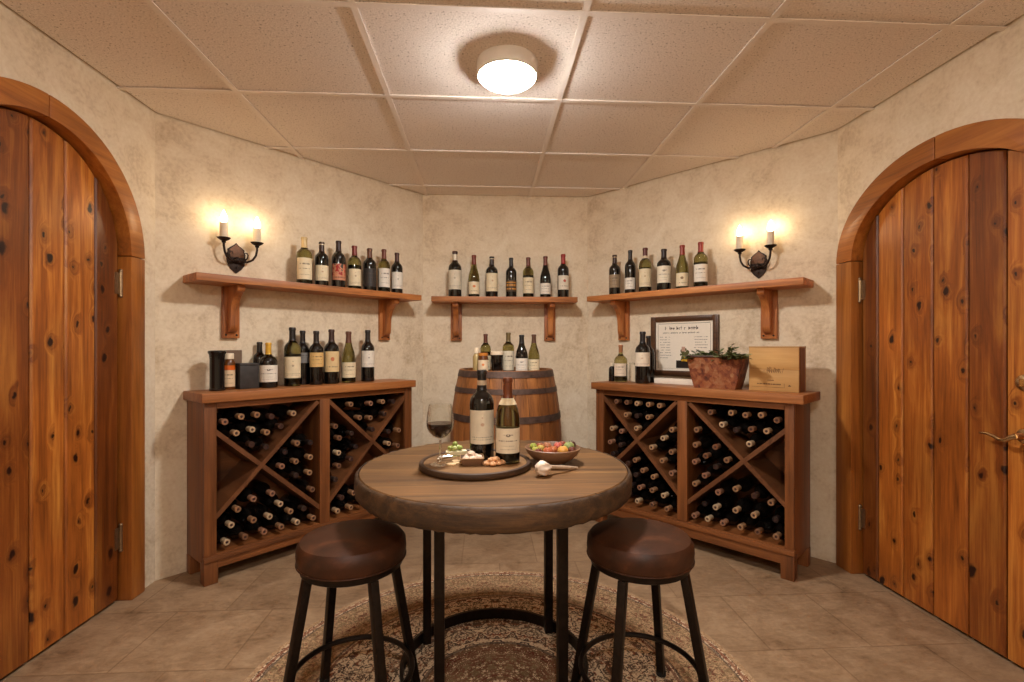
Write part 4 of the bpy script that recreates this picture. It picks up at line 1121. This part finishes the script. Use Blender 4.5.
vals = [f[tl] for f in bm.faces]
sv = mb.build('staves', MAT['barrel'], bar, True, sharp=40)
at = sv.data.attributes.new('tint', 'FLOAT', 'FACE')
for i, v in enumerate(vals): at.data[i].value = 0.3 + v * .6
MB().lathe([(0, BH - .030), (br(BH) - .0245, BH - .030), (br(BH) - .0245, BH - .052), (0, BH - .052)], 48).build('barrel_head', MAT['head'], bar)
for z0, z1 in ((BH - .046, BH - .004), (BH - .150, BH - .116), (BH - .335, BH - .292), (0.292, 0.335), (0.116, 0.150), (0.004, 0.046)):
    n_ = 4; prof = [(br(z0 + (z1 - z0) * i / n_) + 0.0032, z0 + (z1 - z0) * i / n_) for i in range(n_ + 1)]
    prof = prof + [(r_ - 0.0026, z_) for r_, z_ in prof[::-1]]
    hp = MB().ring(0, prof, 72).build('hoop', MAT['hoop'], bar, sharp=40)
    rv = MB()
    for s in (-.02, .02): rv.ball((sin(.5 + s) * (br((z0 + z1) / 2) + .004), -cos(.5 + s) * (br((z0 + z1) / 2) + .004), (z0 + z1) / 2), .005, 1)
    rv.build('rivet', MAT['hoop'], hp)
BZ = BH - 0.0297
bg = 'bottles standing on the barrel'
bottle('olive bottle with brown cap behind the amber jar on the barrel', (0.004, 3.44, BZ), 0, .275, .037, 'bordeaux', 'olive', (86, 46, 32), (.10, .45, CREAM, 'lines'), bg)
bottle('olive bottle with tall cream label behind the black tumbler, middle of the barrel', (0.163, 3.43, BZ), .1, .285, .041, 'bordeaux', 'olive', (104, 86, 50), (.08, .55, (212, 200, 176), 'lines'), bg)
bottle('black slope-shouldered bottle with white label on the barrel top', (0.253, 3.38, BZ), -.1, .268, .043, 'burgundy', 'dark', (26, 22, 22), (.06, .395, WHITE, 'crest'), bg)
bottle('olive slope-shouldered bottle with cream label at the right edge of the barrel', (0.341, 3.415, BZ), -.15, .272, .040, 'burgundy', 'olive', (84, 52, 36), (.06, .36, CREAM, 'lines'), bg)
j = thing('bottle', 'small pale glass bottle with ivory cap, leftmost on the barrel', 'bottle', (-0.060, 3.41, BZ))
MB().lathe([(0, 0), (0.024, 0), (0.025, 0.004), (0.025, 0.118), (0.018, 0.132), (0.014, 0.138), (0.014, 0.150), (0, 0.150)], 24).build('glass_body', foil((176, 152, 100)), j)
MB().lathe([(0.0145, 0.140), (0.017, 0.141), (0.017, 0.176), (0.015, 0.180), (0, 0.180)], 20).build('cap', MAT['cap_white'], j)
j = thing('amber_jar', 'small amber jar with white label and orange band on the barrel', 'jar', (-0.013, 3.34, BZ))
MB().lathe([(0, 0), (0.033, 0), (0.035, 0.004), (0.035, 0.112), (0.030, 0.124), (0.029, 0.130), (0, 0.130)], 28).build('body', MAT['amber'], j)
MB().lathe([(0.0295, 0.124), (0.033, 0.125), (0.033, 0.142), (0.031, 0.144), (0, 0.144)], 28).build('lid', foil((198, 124, 50)), j)
MB().patch(0.0356, -1.3, 1.3, 0.012, 0.096).build('front_label', paper((230, 208, 176), 'dot', (214, 120, 50)), j)
j = thing('tumbler', 'black tumbler with ivory lid on the barrel beside the amber jar', 'tumbler', (0.081, 3.35, BZ))
MB().lathe([(0, 0), (0.034, 0), (0.036, 0.004), (0.043, 0.128), (0.043, 0.130), (0, 0.130)], 32).build('cup', MAT['glass_dark'], j)
MB().lathe([(0, 0.1304), (0.044, 0.1304), (0.044, 0.150), (0.041, 0.153), (0, 0.153)], 32).build('lid', MAT['cap_white'], j)

# ------------------------------------------------------------------ rug, table, stools
rug = tag(MB().lathe([(0, 0.0006), (0.912, 0.0006), (0.92, 0.003), (0.915, 0.007), (0.0, 0.007)], 96).build('round_rug', MAT['rug'], None, loc=(0.05, 1.70, 0), rot=(0, 0, 0.2)),
          'round woven floral rug in brown and red under the table', 'rug')
RG = 0.0074
TC = (0.035, 1.82); TZ = 0.765
tb = thing('round_table', 'round thick wooden table on black steel legs, food and wine on it', 'table', (TC[0], TC[1], RG))
r5 = random.Random(21)
ph = [r5.uniform(0, 6.28) for _ in range(6)]
def wob(t, z): return 1 + 0.004 * sin(3 * t + ph[0]) + 0.003 * sin(7 * t + ph[1]) + 0.0022 * sin(17 * t + ph[2] + z * 30) + 0.0016 * sin(31 * t + ph[3] + z * 60)
T0 = TZ - RG
MB().lathe([(0, T0 - 0.070), (0.470, T0 - 0.070), (0.481, T0 - 0.066), (0.4835, T0 - 0.050), (0.4835, T0 - 0.012), (0.482, T0 - 0.004), (0.478, T0), (0.3, T0), (0, T0)], 160).build('tabletop', MAT['table'], tb, True, sharp=40)
eb = MB().ring(0.4835, [(-0.003, T0 - 0.074), (0.004, T0 - 0.074), (0.0105, T0 - 0.066), (0.0125, T0 - 0.045), (0.0125, T0 - 0.020), (0.0095, T0 - 0.006), (0.003, T0 - 0.0008), (0.0005, T0 - 0.0016), (0.0004, T0 - 0.064)], 200)
for v in eb.bm.verts:
    q_ = hypot(v.co.x, v.co.y)
    if q_ > 0.4855:
        t_ = atan2(v.co.y, v.co.x); k_ = 1 + 0.35 * (wob(t_, v.co.z) - 1) + r5.uniform(-.0022, .0022); v.co.x *= k_; v.co.y *= k_; v.co.z += r5.uniform(-.0025, .0015)
eb.build('bark_edge', MAT['table_edge'], tb, True, sharp=50)
MB().ring(0.33, [(-0.02, T0 - 0.0785), (0.02, T0 - 0.0785), (0.02, T0 - 0.0704), (-0.02, T0 - 0.0704)], 64).build('top_ring', MAT['iron'], tb, sharp=40)
MB().ring(0.338, [(-0.006, 0.0), (0.006, 0.0), (0.006, 0.042), (-0.006, 0.042)], 80).build('base_ring', MAT['iron'], tb, sharp=40)
for deg in (44, 147, 236, 312.5):
    a = radians(deg); R_ = 0.320
    M_ = Matrix.Translation((R_ * cos(a), R_ * sin(a), 0)) @ Matrix.Rotation(radians(6), 4, 'Z')
    MB().box(-0.0165, 0.0165, -0.0165, 0.0165, 0.0002, T0 - 0.079, 0.003, M_).build('leg', MAT['iron'], tb)

def stool(loc, rz, label):
    root = thing('bar_stool', label, 'stool', loc, rz, 'round leather stools at the table')
    SH = 0.600 - RG
    MB().lathe([(0, SH - 0.078), (0.158, SH - 0.078), (0.166, SH - 0.070), (0.169, SH - 0.045), (0.167, SH - 0.022), (0.157, SH - 0.008), (0.137, SH - 0.002), (0.10, SH), (0, SH + 0.002)], 56).build('seat_cushion', MAT['leather'], root)
    MB().ring(0.1675, [(0.0022 * cos(2 * pi * i / 8), SH - 0.072 + 0.0022 * sin(2 * pi * i / 8)) for i in range(8)], 56).build('seam_piping', MAT['leather'], root)
    MB().lathe([(0, SH - 0.100), (0.150, SH - 0.100), (0.157, SH - 0.096), (0.157, SH - 0.0785), (0, SH - 0.0785)], 48).build('seat_ring', MAT['iron'], root)
    for k in range(4):
        a = radians(45 + 90 * k)
        p0 = Vector((0.143 * cos(a), 0.143 * sin(a), SH - 0.101)); p1 = Vector((0.232 * cos(a), 0.232 * sin(a), 0.009))
        lg_ = MB(); d = p1 - p0; rot = d.to_track_quat('Z', 'Y').to_matrix().to_4x4()
        lg_.box(-0.013, 0.013, -0.013, 0.013, 0, d.length, 0.003, Matrix.Translation(p0) @ rot)
        l_ = lg_.build('leg', MAT['iron'], root)
        MB().lathe([(0, 0.0002), (0.017, 0.0002), (0.018, 0.003), (0.017, 0.016), (0.013, 0.018), (0, 0.018)], 16, Matrix.Translation((p1.x, p1.y, 0))).build('foot_glide', MAT['dark'], l_)
    MB().ring(0.188, [(0.009 * cos(2 * pi * i / 10), 0.150 + 0.009 * sin(2 * pi * i / 10)) for i in range(10)], 64).build('foot_ring', MAT['iron'], root)
    return root
stool((-0.425, 1.600, RG), radians(-6), 'round brown leather stool with black legs tucked at the left side of the table')
stool((0.500, 1.565, RG), radians(8), 'round brown leather stool with black legs tucked at the right side of the table')

# ------------------------------------------------------------------ on the table
TT = TZ + 0.0004
tr = thing('serving_board', 'round wooden serving board with dark rim holding two bottles and a glass', 'board', (-0.035, 1.790, TT))
MB().lathe([(0, 0.0), (0.180, 0.0), (0.186, 0.004), (0.186, 0.0178), (0, 0.0178)], 64).build('board', MAT['tray'], tr, sharp=40)
MB().ring(0.195, [(-0.0085, 0.0), (0.003, 0.0), (0.007, 0.004), (0.008, 0.014), (0.006, 0.0215), (0.001, 0.0235), (-0.005, 0.0225), (-0.0085, 0.0182)], 96).build('rim', MAT['trayrim'], tr, sharp=50)
BT = TT + 0.0182
bottle('tall black bottle with large cream label standing on the serving board', (-0.012, 1.845, BT), 0.06, .330, .0455, 'bordeaux', 'dark', (26, 22, 22), (.18, .555, (232, 220, 196), 'emblem', (176, 116, 80)), 'wine bottles on the serving board', (.83, .885, (196, 176, 150)), seg=40)
b2 = bottle('green slope-shouldered bottle with amber cap and cream crest label on the serving board', (0.082, 1.778, BT), 0.0, .305, .0440, 'sloped', 'olive', (106, 54, 26), (.125, .415, (230, 218, 194), 'crest', (96, 80, 66)), 'wine bottles on the serving board', None, foil_from=.765, seg=40)
# scalloped neck label of the second bottle
pf = bottle_profile('sloped', .0440, .305)
MB().lathe([(prof_r(pf, f_ * .305) + .0012, f_ * .305) for f_ in (.685, .70, .715, .73, .745, .76)], 36).build('neck_label', foil((222, 206, 172)), b2)

gl = thing('wine_glass', 'stemmed glass half full of red wine on the serving board', 'wine glass', (-0.158, 1.748, BT))
outer = cat([(0.035, 0.0), (0.0345, 0.002), (0.020, 0.004), (0.007, 0.009), (0.0040, 0.020), (0.0036, 0.050), (0.0040, 0.080), (0.0075, 0.090), (0.026, 0.101), (0.044, 0.124), (0.0485, 0.148), (0.046, 0.178), (0.0395, 0.214)], 5)
inn = [(0.0387, 0.214), (0.0452, 0.178), (0.0476, 0.148), (0.0430, 0.125), (0.0250, 0.103), (0.006, 0.0935), (0, 0.0930)]
MB().lathe([(0, 0.0)] + [p for p in outer if p[1] < 0.0095] + [(0.0044, 0.012), (0, 0.012)], 48).build('foot', MAT['glass_clear'], gl, sharp=60)
MB().lathe([(0, 0.0122)] + [p for p in outer if 0.0122 < p[1] < 0.0855] + [(0, 0.0855)], 24).build('stem', MAT['glass_stem'], gl, sharp=60)
MB().lathe([(0, 0.0857)] + [p for p in outer if p[1] > 0.0857] + cat(inn, 4), 48).build('glass_bowl', MAT['glass_clear'], gl, sharp=60)
wi = [(0, 0.0933)] + [(r_ - .0004, z_ + .0003) for r_, z_ in cat(inn, 4)[::-1] if r_ > .001 and z_ < 0.146] + [(0.0470, 0.147), (0, 0.147)]
MB().lathe(wi, 48).build('red_wine', MAT['wine'], gl, sharp=40)

# cheese, grapes, knife, crackers
ch = thing('cheese_wedge', 'pale cheese wedge under green grapes at the back of the serving board', 'cheese', (-0.115, 1.905, BT), 0.3)
MB().prism([(-0.040, -0.016), (0.042, -0.020), (0.046, 0.010), (0.0, 0.026), (-0.034, 0.018)], 0, 0.016, 'XY', 0.003).build('wedge', MAT['cheese'], ch)
GR = [((176, 190, 84), 'yellow-green'), ((198, 208, 120), 'pale green'), ((160, 178, 76), 'deep green')]
gp = [(-0.135, 1.898, 'leftmost on the cheese'), (-0.116, 1.896, 'front middle of the cheese'), (-0.096, 1.905, 'right end of the cheese, front'), (-0.124, 1.915, 'back row on cheese, left'), (-0.105, 1.918, 'back row on cheese, right'), (-0.116, 1.906, 'on top of the grape heap')]
for k, (x, y, wh) in enumerate(gp):
    top = k == 5
    g_ = thing('green_grape', '%s grape, %s' % (GR[k % 3][1], wh), 'grape', (x, y, BT + (0.0315 if top else 0.0165)), rng.uniform(0, 6), 'green grapes on the cheese')
    MB().ball((0, 0, 0.0100), 0.0100, 2, (1, 1.12, 1)).build('berry', skin(GR[k % 3][0]), g_)
    MB().tube([(0, 0.009, 0.011), (0.001, 0.013, 0.014)], 0.0009, 6).build('stem', MAT['stem'], g_)
kn = thing('cheese_knife', 'small shiny steel cheese knife lying beside the wine glass foot', 'knife', (-0.123, 1.815, BT), 0.15)
MB().prism([(0.0, -0.007), (0.046, -0.008), (0.060, 0.0), (0.052, 0.008), (0.0, 0.006)], 0.012, 0.0136, 'XY').build('blade', MAT['steel'], kn, False)
MB().tube([(0.002, 0, 0.013), (-0.012, 0, 0.0135), (-0.030, -0.001, 0.012), (-0.045, -0.002, 0.0085), (-0.052, -0.003, 0.0068)], [0.004, 0.0055, 0.0065, 0.0075, 0.0066], 10).build('handle', MAT['steel'], kn)
r6 = random.Random(4)
for k, (x, y, z, rz, wh) in enumerate([(-0.118, 1.735, 0, .2, 'front one flat on the serving board beside the glass foot'), (-0.098, 1.757, 0, 1.1, 'middle one between the glass foot and square dish'), (-0.104, 1.778, 0, 2.0, 'back one beside the knife')]):
    w_ = 0.017
    poly = [(w_ * 1.1 * cos(a) * r6.uniform(.8, 1.1), w_ * sin(a) * r6.uniform(.8, 1.1)) for a in [2 * pi * i / 9 for i in range(9)]]
    tag(MB().prism(poly, 0, 0.006, 'XY', 0.0015).build('cracker', MAT['cracker'], None, loc=(x, y, BT + z), rot=(0, 0, rz)), 'pale broken cracker, %s' % wh, 'cracker', 'crackers on the serving board')

# square wooden dish of mushrooms
dz = BT
ds = thing('square_dish', 'small square dark dish of pale mushrooms on the serving board', 'dish', (-0.047, 1.748, dz), 0.05)
mb = MB(); b = bmesh.new()
R0 = [b.verts.new((sx * 0.030, sy * 0.026, 0)) for sx, sy in ((-1, -1), (1, -1), (1, 1), (-1, 1))]
R1 = [b.verts.new((sx * 0.042, sy * 0.036, 0.026)) for sx, sy in ((-1, -1), (1, -1), (1, 1), (-1, 1))]
R2 = [b.verts.new((sx * 0.0395, sy * 0.0335, 0.026)) for sx, sy in ((-1, -1), (1, -1), (1, 1), (-1, 1))]
R3 = [b.verts.new((sx * 0.028, sy * 0.024, 0.004)) for sx, sy in ((-1, -1), (1, -1), (1, 1), (-1, 1))]
for A, B in ((R0, R1), (R1, R2), (R2, R3)):
    for i in range(4): b.faces.new((A[i], A[(i + 1) % 4], B[(i + 1) % 4], B[i]))
b.faces.new(R0[::-1]); b.faces.new(R3); bmesh.ops.recalc_face_normals(b, faces=b.faces[:]); mb._merge(b)
mb.build('dish_body', MAT['bowl'], ds, False)
wr_ = MB()
for s in (-1, 1):
    wr_.tube([(-0.0425, s * .0355, .0268), (0.0425, s * .0355, .0268)], .0012, 6); wr_.tube([(s * .0415, -.036, .0268), (s * .0415, .036, .0268)], .0012, 6)
wr_.build('dish_rim', foil((176, 140, 96)), ds)
MU = [(-0.020, -0.012, .012, 'front left'), (0.004, -0.015, .012, 'front middle'), (0.024, -0.010, .014, 'front right'), (-0.014, 0.012, .014, 'back left'), (0.012, 0.014, .014, 'back right'), (-0.004, 0.0, .027, 'topmost')]
for (x, y, z, wh) in MU:
    a_ = 0.05; X_ = -0.047 + x * cos(a_) - y * sin(a_); Y_ = 1.748 + x * sin(a_) + y * cos(a_)
    m_ = thing('mushroom', 'pale pinkish mushroom, %s in the square dish' % wh, 'mushroom', (X_, Y_, dz + z), r6.uniform(0, 6), 'mushrooms in the square dish')
    tl_ = Matrix.Rotation(r6.uniform(-.5, .5), 4, 'X')
    MB().lathe([(0, 0.021), (0.009, 0.019), (0.0145, 0.012), (0.015, 0.007), (0.011, 0.005), (0, 0.005)], 18, tl_).build('cap', MAT['mushroom'], m_)
    MB().lathe([(0, -0.006), (0.0042, -0.006), (0.0036, 0.000), (0.004, 0.005), (0, 0.005)], 12, tl_).build('stalk', MAT['cap_white'], m_)
WN = [(0.006, 1.722, 0, 'leftmost, touching the square dish'), (0.027, 1.714, 0, 'front of heap'), (0.046, 1.722, 0, 'front right of heap'), (0.060, 1.738, 0, 'rightmost near the crest bottle'), (0.016, 1.742, 0, 'back left of heap'), (0.038, 1.742, 0, 'back of heap'), (0.024, 1.729, .011, 'lower one stacked on top'), (0.040, 1.731, .013, 'highest of the heap')]
for k, (x, y, z, wh) in enumerate(WN):
    w_ = MB()
    for q in range(5):
        a = 2 * pi * q / 5 + r6.random(); w_.ball((0.0075 * cos(a), 0.0075 * sin(a), 0.008), r6.uniform(.0060, .0085), 2, (1, 1, .9), 0.10, None, r6)
    w_.ball((0, 0, 0.011), 0.0075, 2, (1.2, .8, .9), .12, None, r6)
    tag(w_.build('walnut', MAT['walnut'], None, loc=(x, y, BT + z), rot=(0, 0, r6.uniform(0, 6))), 'wrinkled walnut half on the serving board, %s' % wh, 'walnut', 'walnuts on the serving board')

# bowl of small fruit
bw = tag(MB().lathe([(0, 0.0), (0.046, 0.0), (0.050, 0.003), (0.072, 0.016), (0.092, 0.034), (0.103, 0.052), (0.105, 0.058), (0.102, 0.060), (0.098, 0.056), (0.086, 0.037), (0.066, 0.021), (0.040, 0.012), (0, 0.010)], 64).build('fruit_bowl', MAT['bowl'], None, loc=(0.254, 1.832, TT), sharp=50),
         'turned dark wooden bowl of small fruit on the round table', 'bowl')
FR = [  # dx, dy, z, r, colour, label
 (-0.072, 0.010, .052, .0125, (166, 178, 60), 'lime green small fruit high at the left of the bowl'),
 (-0.066, -0.016, .044, .0125, (190, 184, 72), 'yellow green small fruit low at the left of the bowl'),
 (-0.045, 0.000, .046, .0130, (206, 172, 74), 'pale yellow small fruit beside the lime ones in the bowl'),
 (-0.025, -0.048, .044, .0160, (204, 96, 52), 'orange red small fruit at the front of the bowl'),
 (0.000, -0.018, .044, .0145, (190, 100, 50), 'burnt orange small fruit in the middle of the bowl'),
 (0.024, 0.022, .048, .0165, (196, 84, 70), 'rosy red small fruit at the back middle of the bowl'),
 (0.032, -0.044, .045, .0185, (224, 158, 62), 'golden yellow small fruit at the front right of the bowl'),
 (0.062, 0.000, .050, .0195, (140, 156, 84), 'largest green small fruit at the right of the bowl'),
 (0.078, 0.026, .054, .0130, (86, 40, 32), 'dark maroon small fruit at the far right bowl edge'),
 (-0.018, 0.020, .050, .0150, (186, 112, 72), 'dull peach small fruit at the back of the bowl'),
 (0.066, -0.040, .047, .0125, (112, 52, 40), 'brown red small fruit under the green one at the bowl front'),
 (-0.058, -0.042, .041, .0130, (120, 44, 32), 'deep red small fruit at the front left of the bowl'),
 (-0.044, 0.036, .046, .0140, (170, 84, 48), 'rust small fruit at the back left of the bowl'),
 (0.046, 0.052, .049, .0140, (150, 64, 44), 'brick red small fruit at the back right of the bowl')]
for dx, dy, z, r, c_, lbl in FR:
    f_ = thing('small_fruit', lbl, 'fruit', (0.254 + dx, 1.832 + dy, TT + z + 0.007), r6.uniform(0, 6), 'small fruit in the wooden bowl')
    r = r * 1.12
    MB().lathe([(0, -r * .92), (r * .45, -r * .86), (r * .85, -r * .5), (r, 0.0), (r * .88, r * .5), (r * .5, r * .84), (r * .18, r * .86), (0, r * .78)], 24).build('flesh', skin(c_), f_)
    MB().tube([(0, 0, r * .78), (r * .05, 0, r * 1.0), (r * .15, 0, r * 1.12)], r * .07, 6).build('stem', MAT['stem'], f_)

# garlic
ga = thing('garlic_bulb', 'garlic bulb with long dry stalk lying in front of the fruit bowl', 'garlic', (0.193, 1.640, TT), 0.0)
ax = Vector((0.124, 0.085, -0.004)).normalized()
rotm = ax.to_track_quat('Z', 'Y').to_matrix().to_4x4()
M_ = Matrix.Translation((0, 0, 0.0265)) @ rotm
MB().lathe([(0, -0.024), (0.008, -0.0245), (0.020, -0.019), (0.0272, -0.006), (0.0268, 0.005), (0.021, 0.017), (0.013, 0.026), (0.008, 0.034), (0.006, 0.042), (0, 0.042)], 48, M_, lobes=7, lobe_amp=-0.15).build('bulb', MAT['garlic'], ga, sharp=70)
MB().tube([Vector((0, 0, 0.0265)) + ax * 0.036, Vector((0, 0, 0.0235)) + ax * 0.06, Vector((0.002, -.004, 0.0195)) + ax * 0.09, Vector((0.003, -.002, 0.0135)) + ax * 0.125, Vector((0.004, 0.003, 0.0075)) + ax * 0.160], [0.0075, 0.0062, 0.0072, 0.0064, 0.004], 10).build('stalk', MAT['stalk'], ga)
MB().lathe([(0, -0.0275), (0.005, -0.027), (0.007, -0.0235), (0, -0.0235)], 14, M_).build('root_plate', MAT['stalk'], ga)

# ------------------------------------------------------------------ light, camera, colour
w_ = bpy.data.worlds.new('World'); scene.world = w_; w_.use_nodes = True
w_.node_tree.nodes['Background'].inputs[0].default_value = (0, 0, 0, 1)
cam = bpy.data.cameras.new('camera'); co = bpy.data.objects.new('camera', cam); COL.objects.link(co)
cam.sensor_width = 36.0; cam.lens = 490.0 / 1024.0 * 36.0; cam.shift_y = 6.0 / 1024.0
cam.clip_start = 0.02
co.location = (0, 0, 1.2); co.rotation_euler = (pi / 2, 0, -radians(3.15))
scene.camera = co
scene.view_settings.view_transform = 'Standard'; scene.view_settings.look = 'None'
scene.view_settings.gamma = 1.0; scene.view_settings.use_curve_mapping = False
scene.view_settings.exposure = 1.82
scene.cycles.max_bounces = 14; scene.cycles.diffuse_bounces = 7; scene.cycles.transmission_bounces = 10
scene.cycles.use_denoising = True
scene.cycles.caustics_refractive = False; scene.cycles.caustics_reflective = False
scene.cycles.sample_clamp_indirect = 6.0
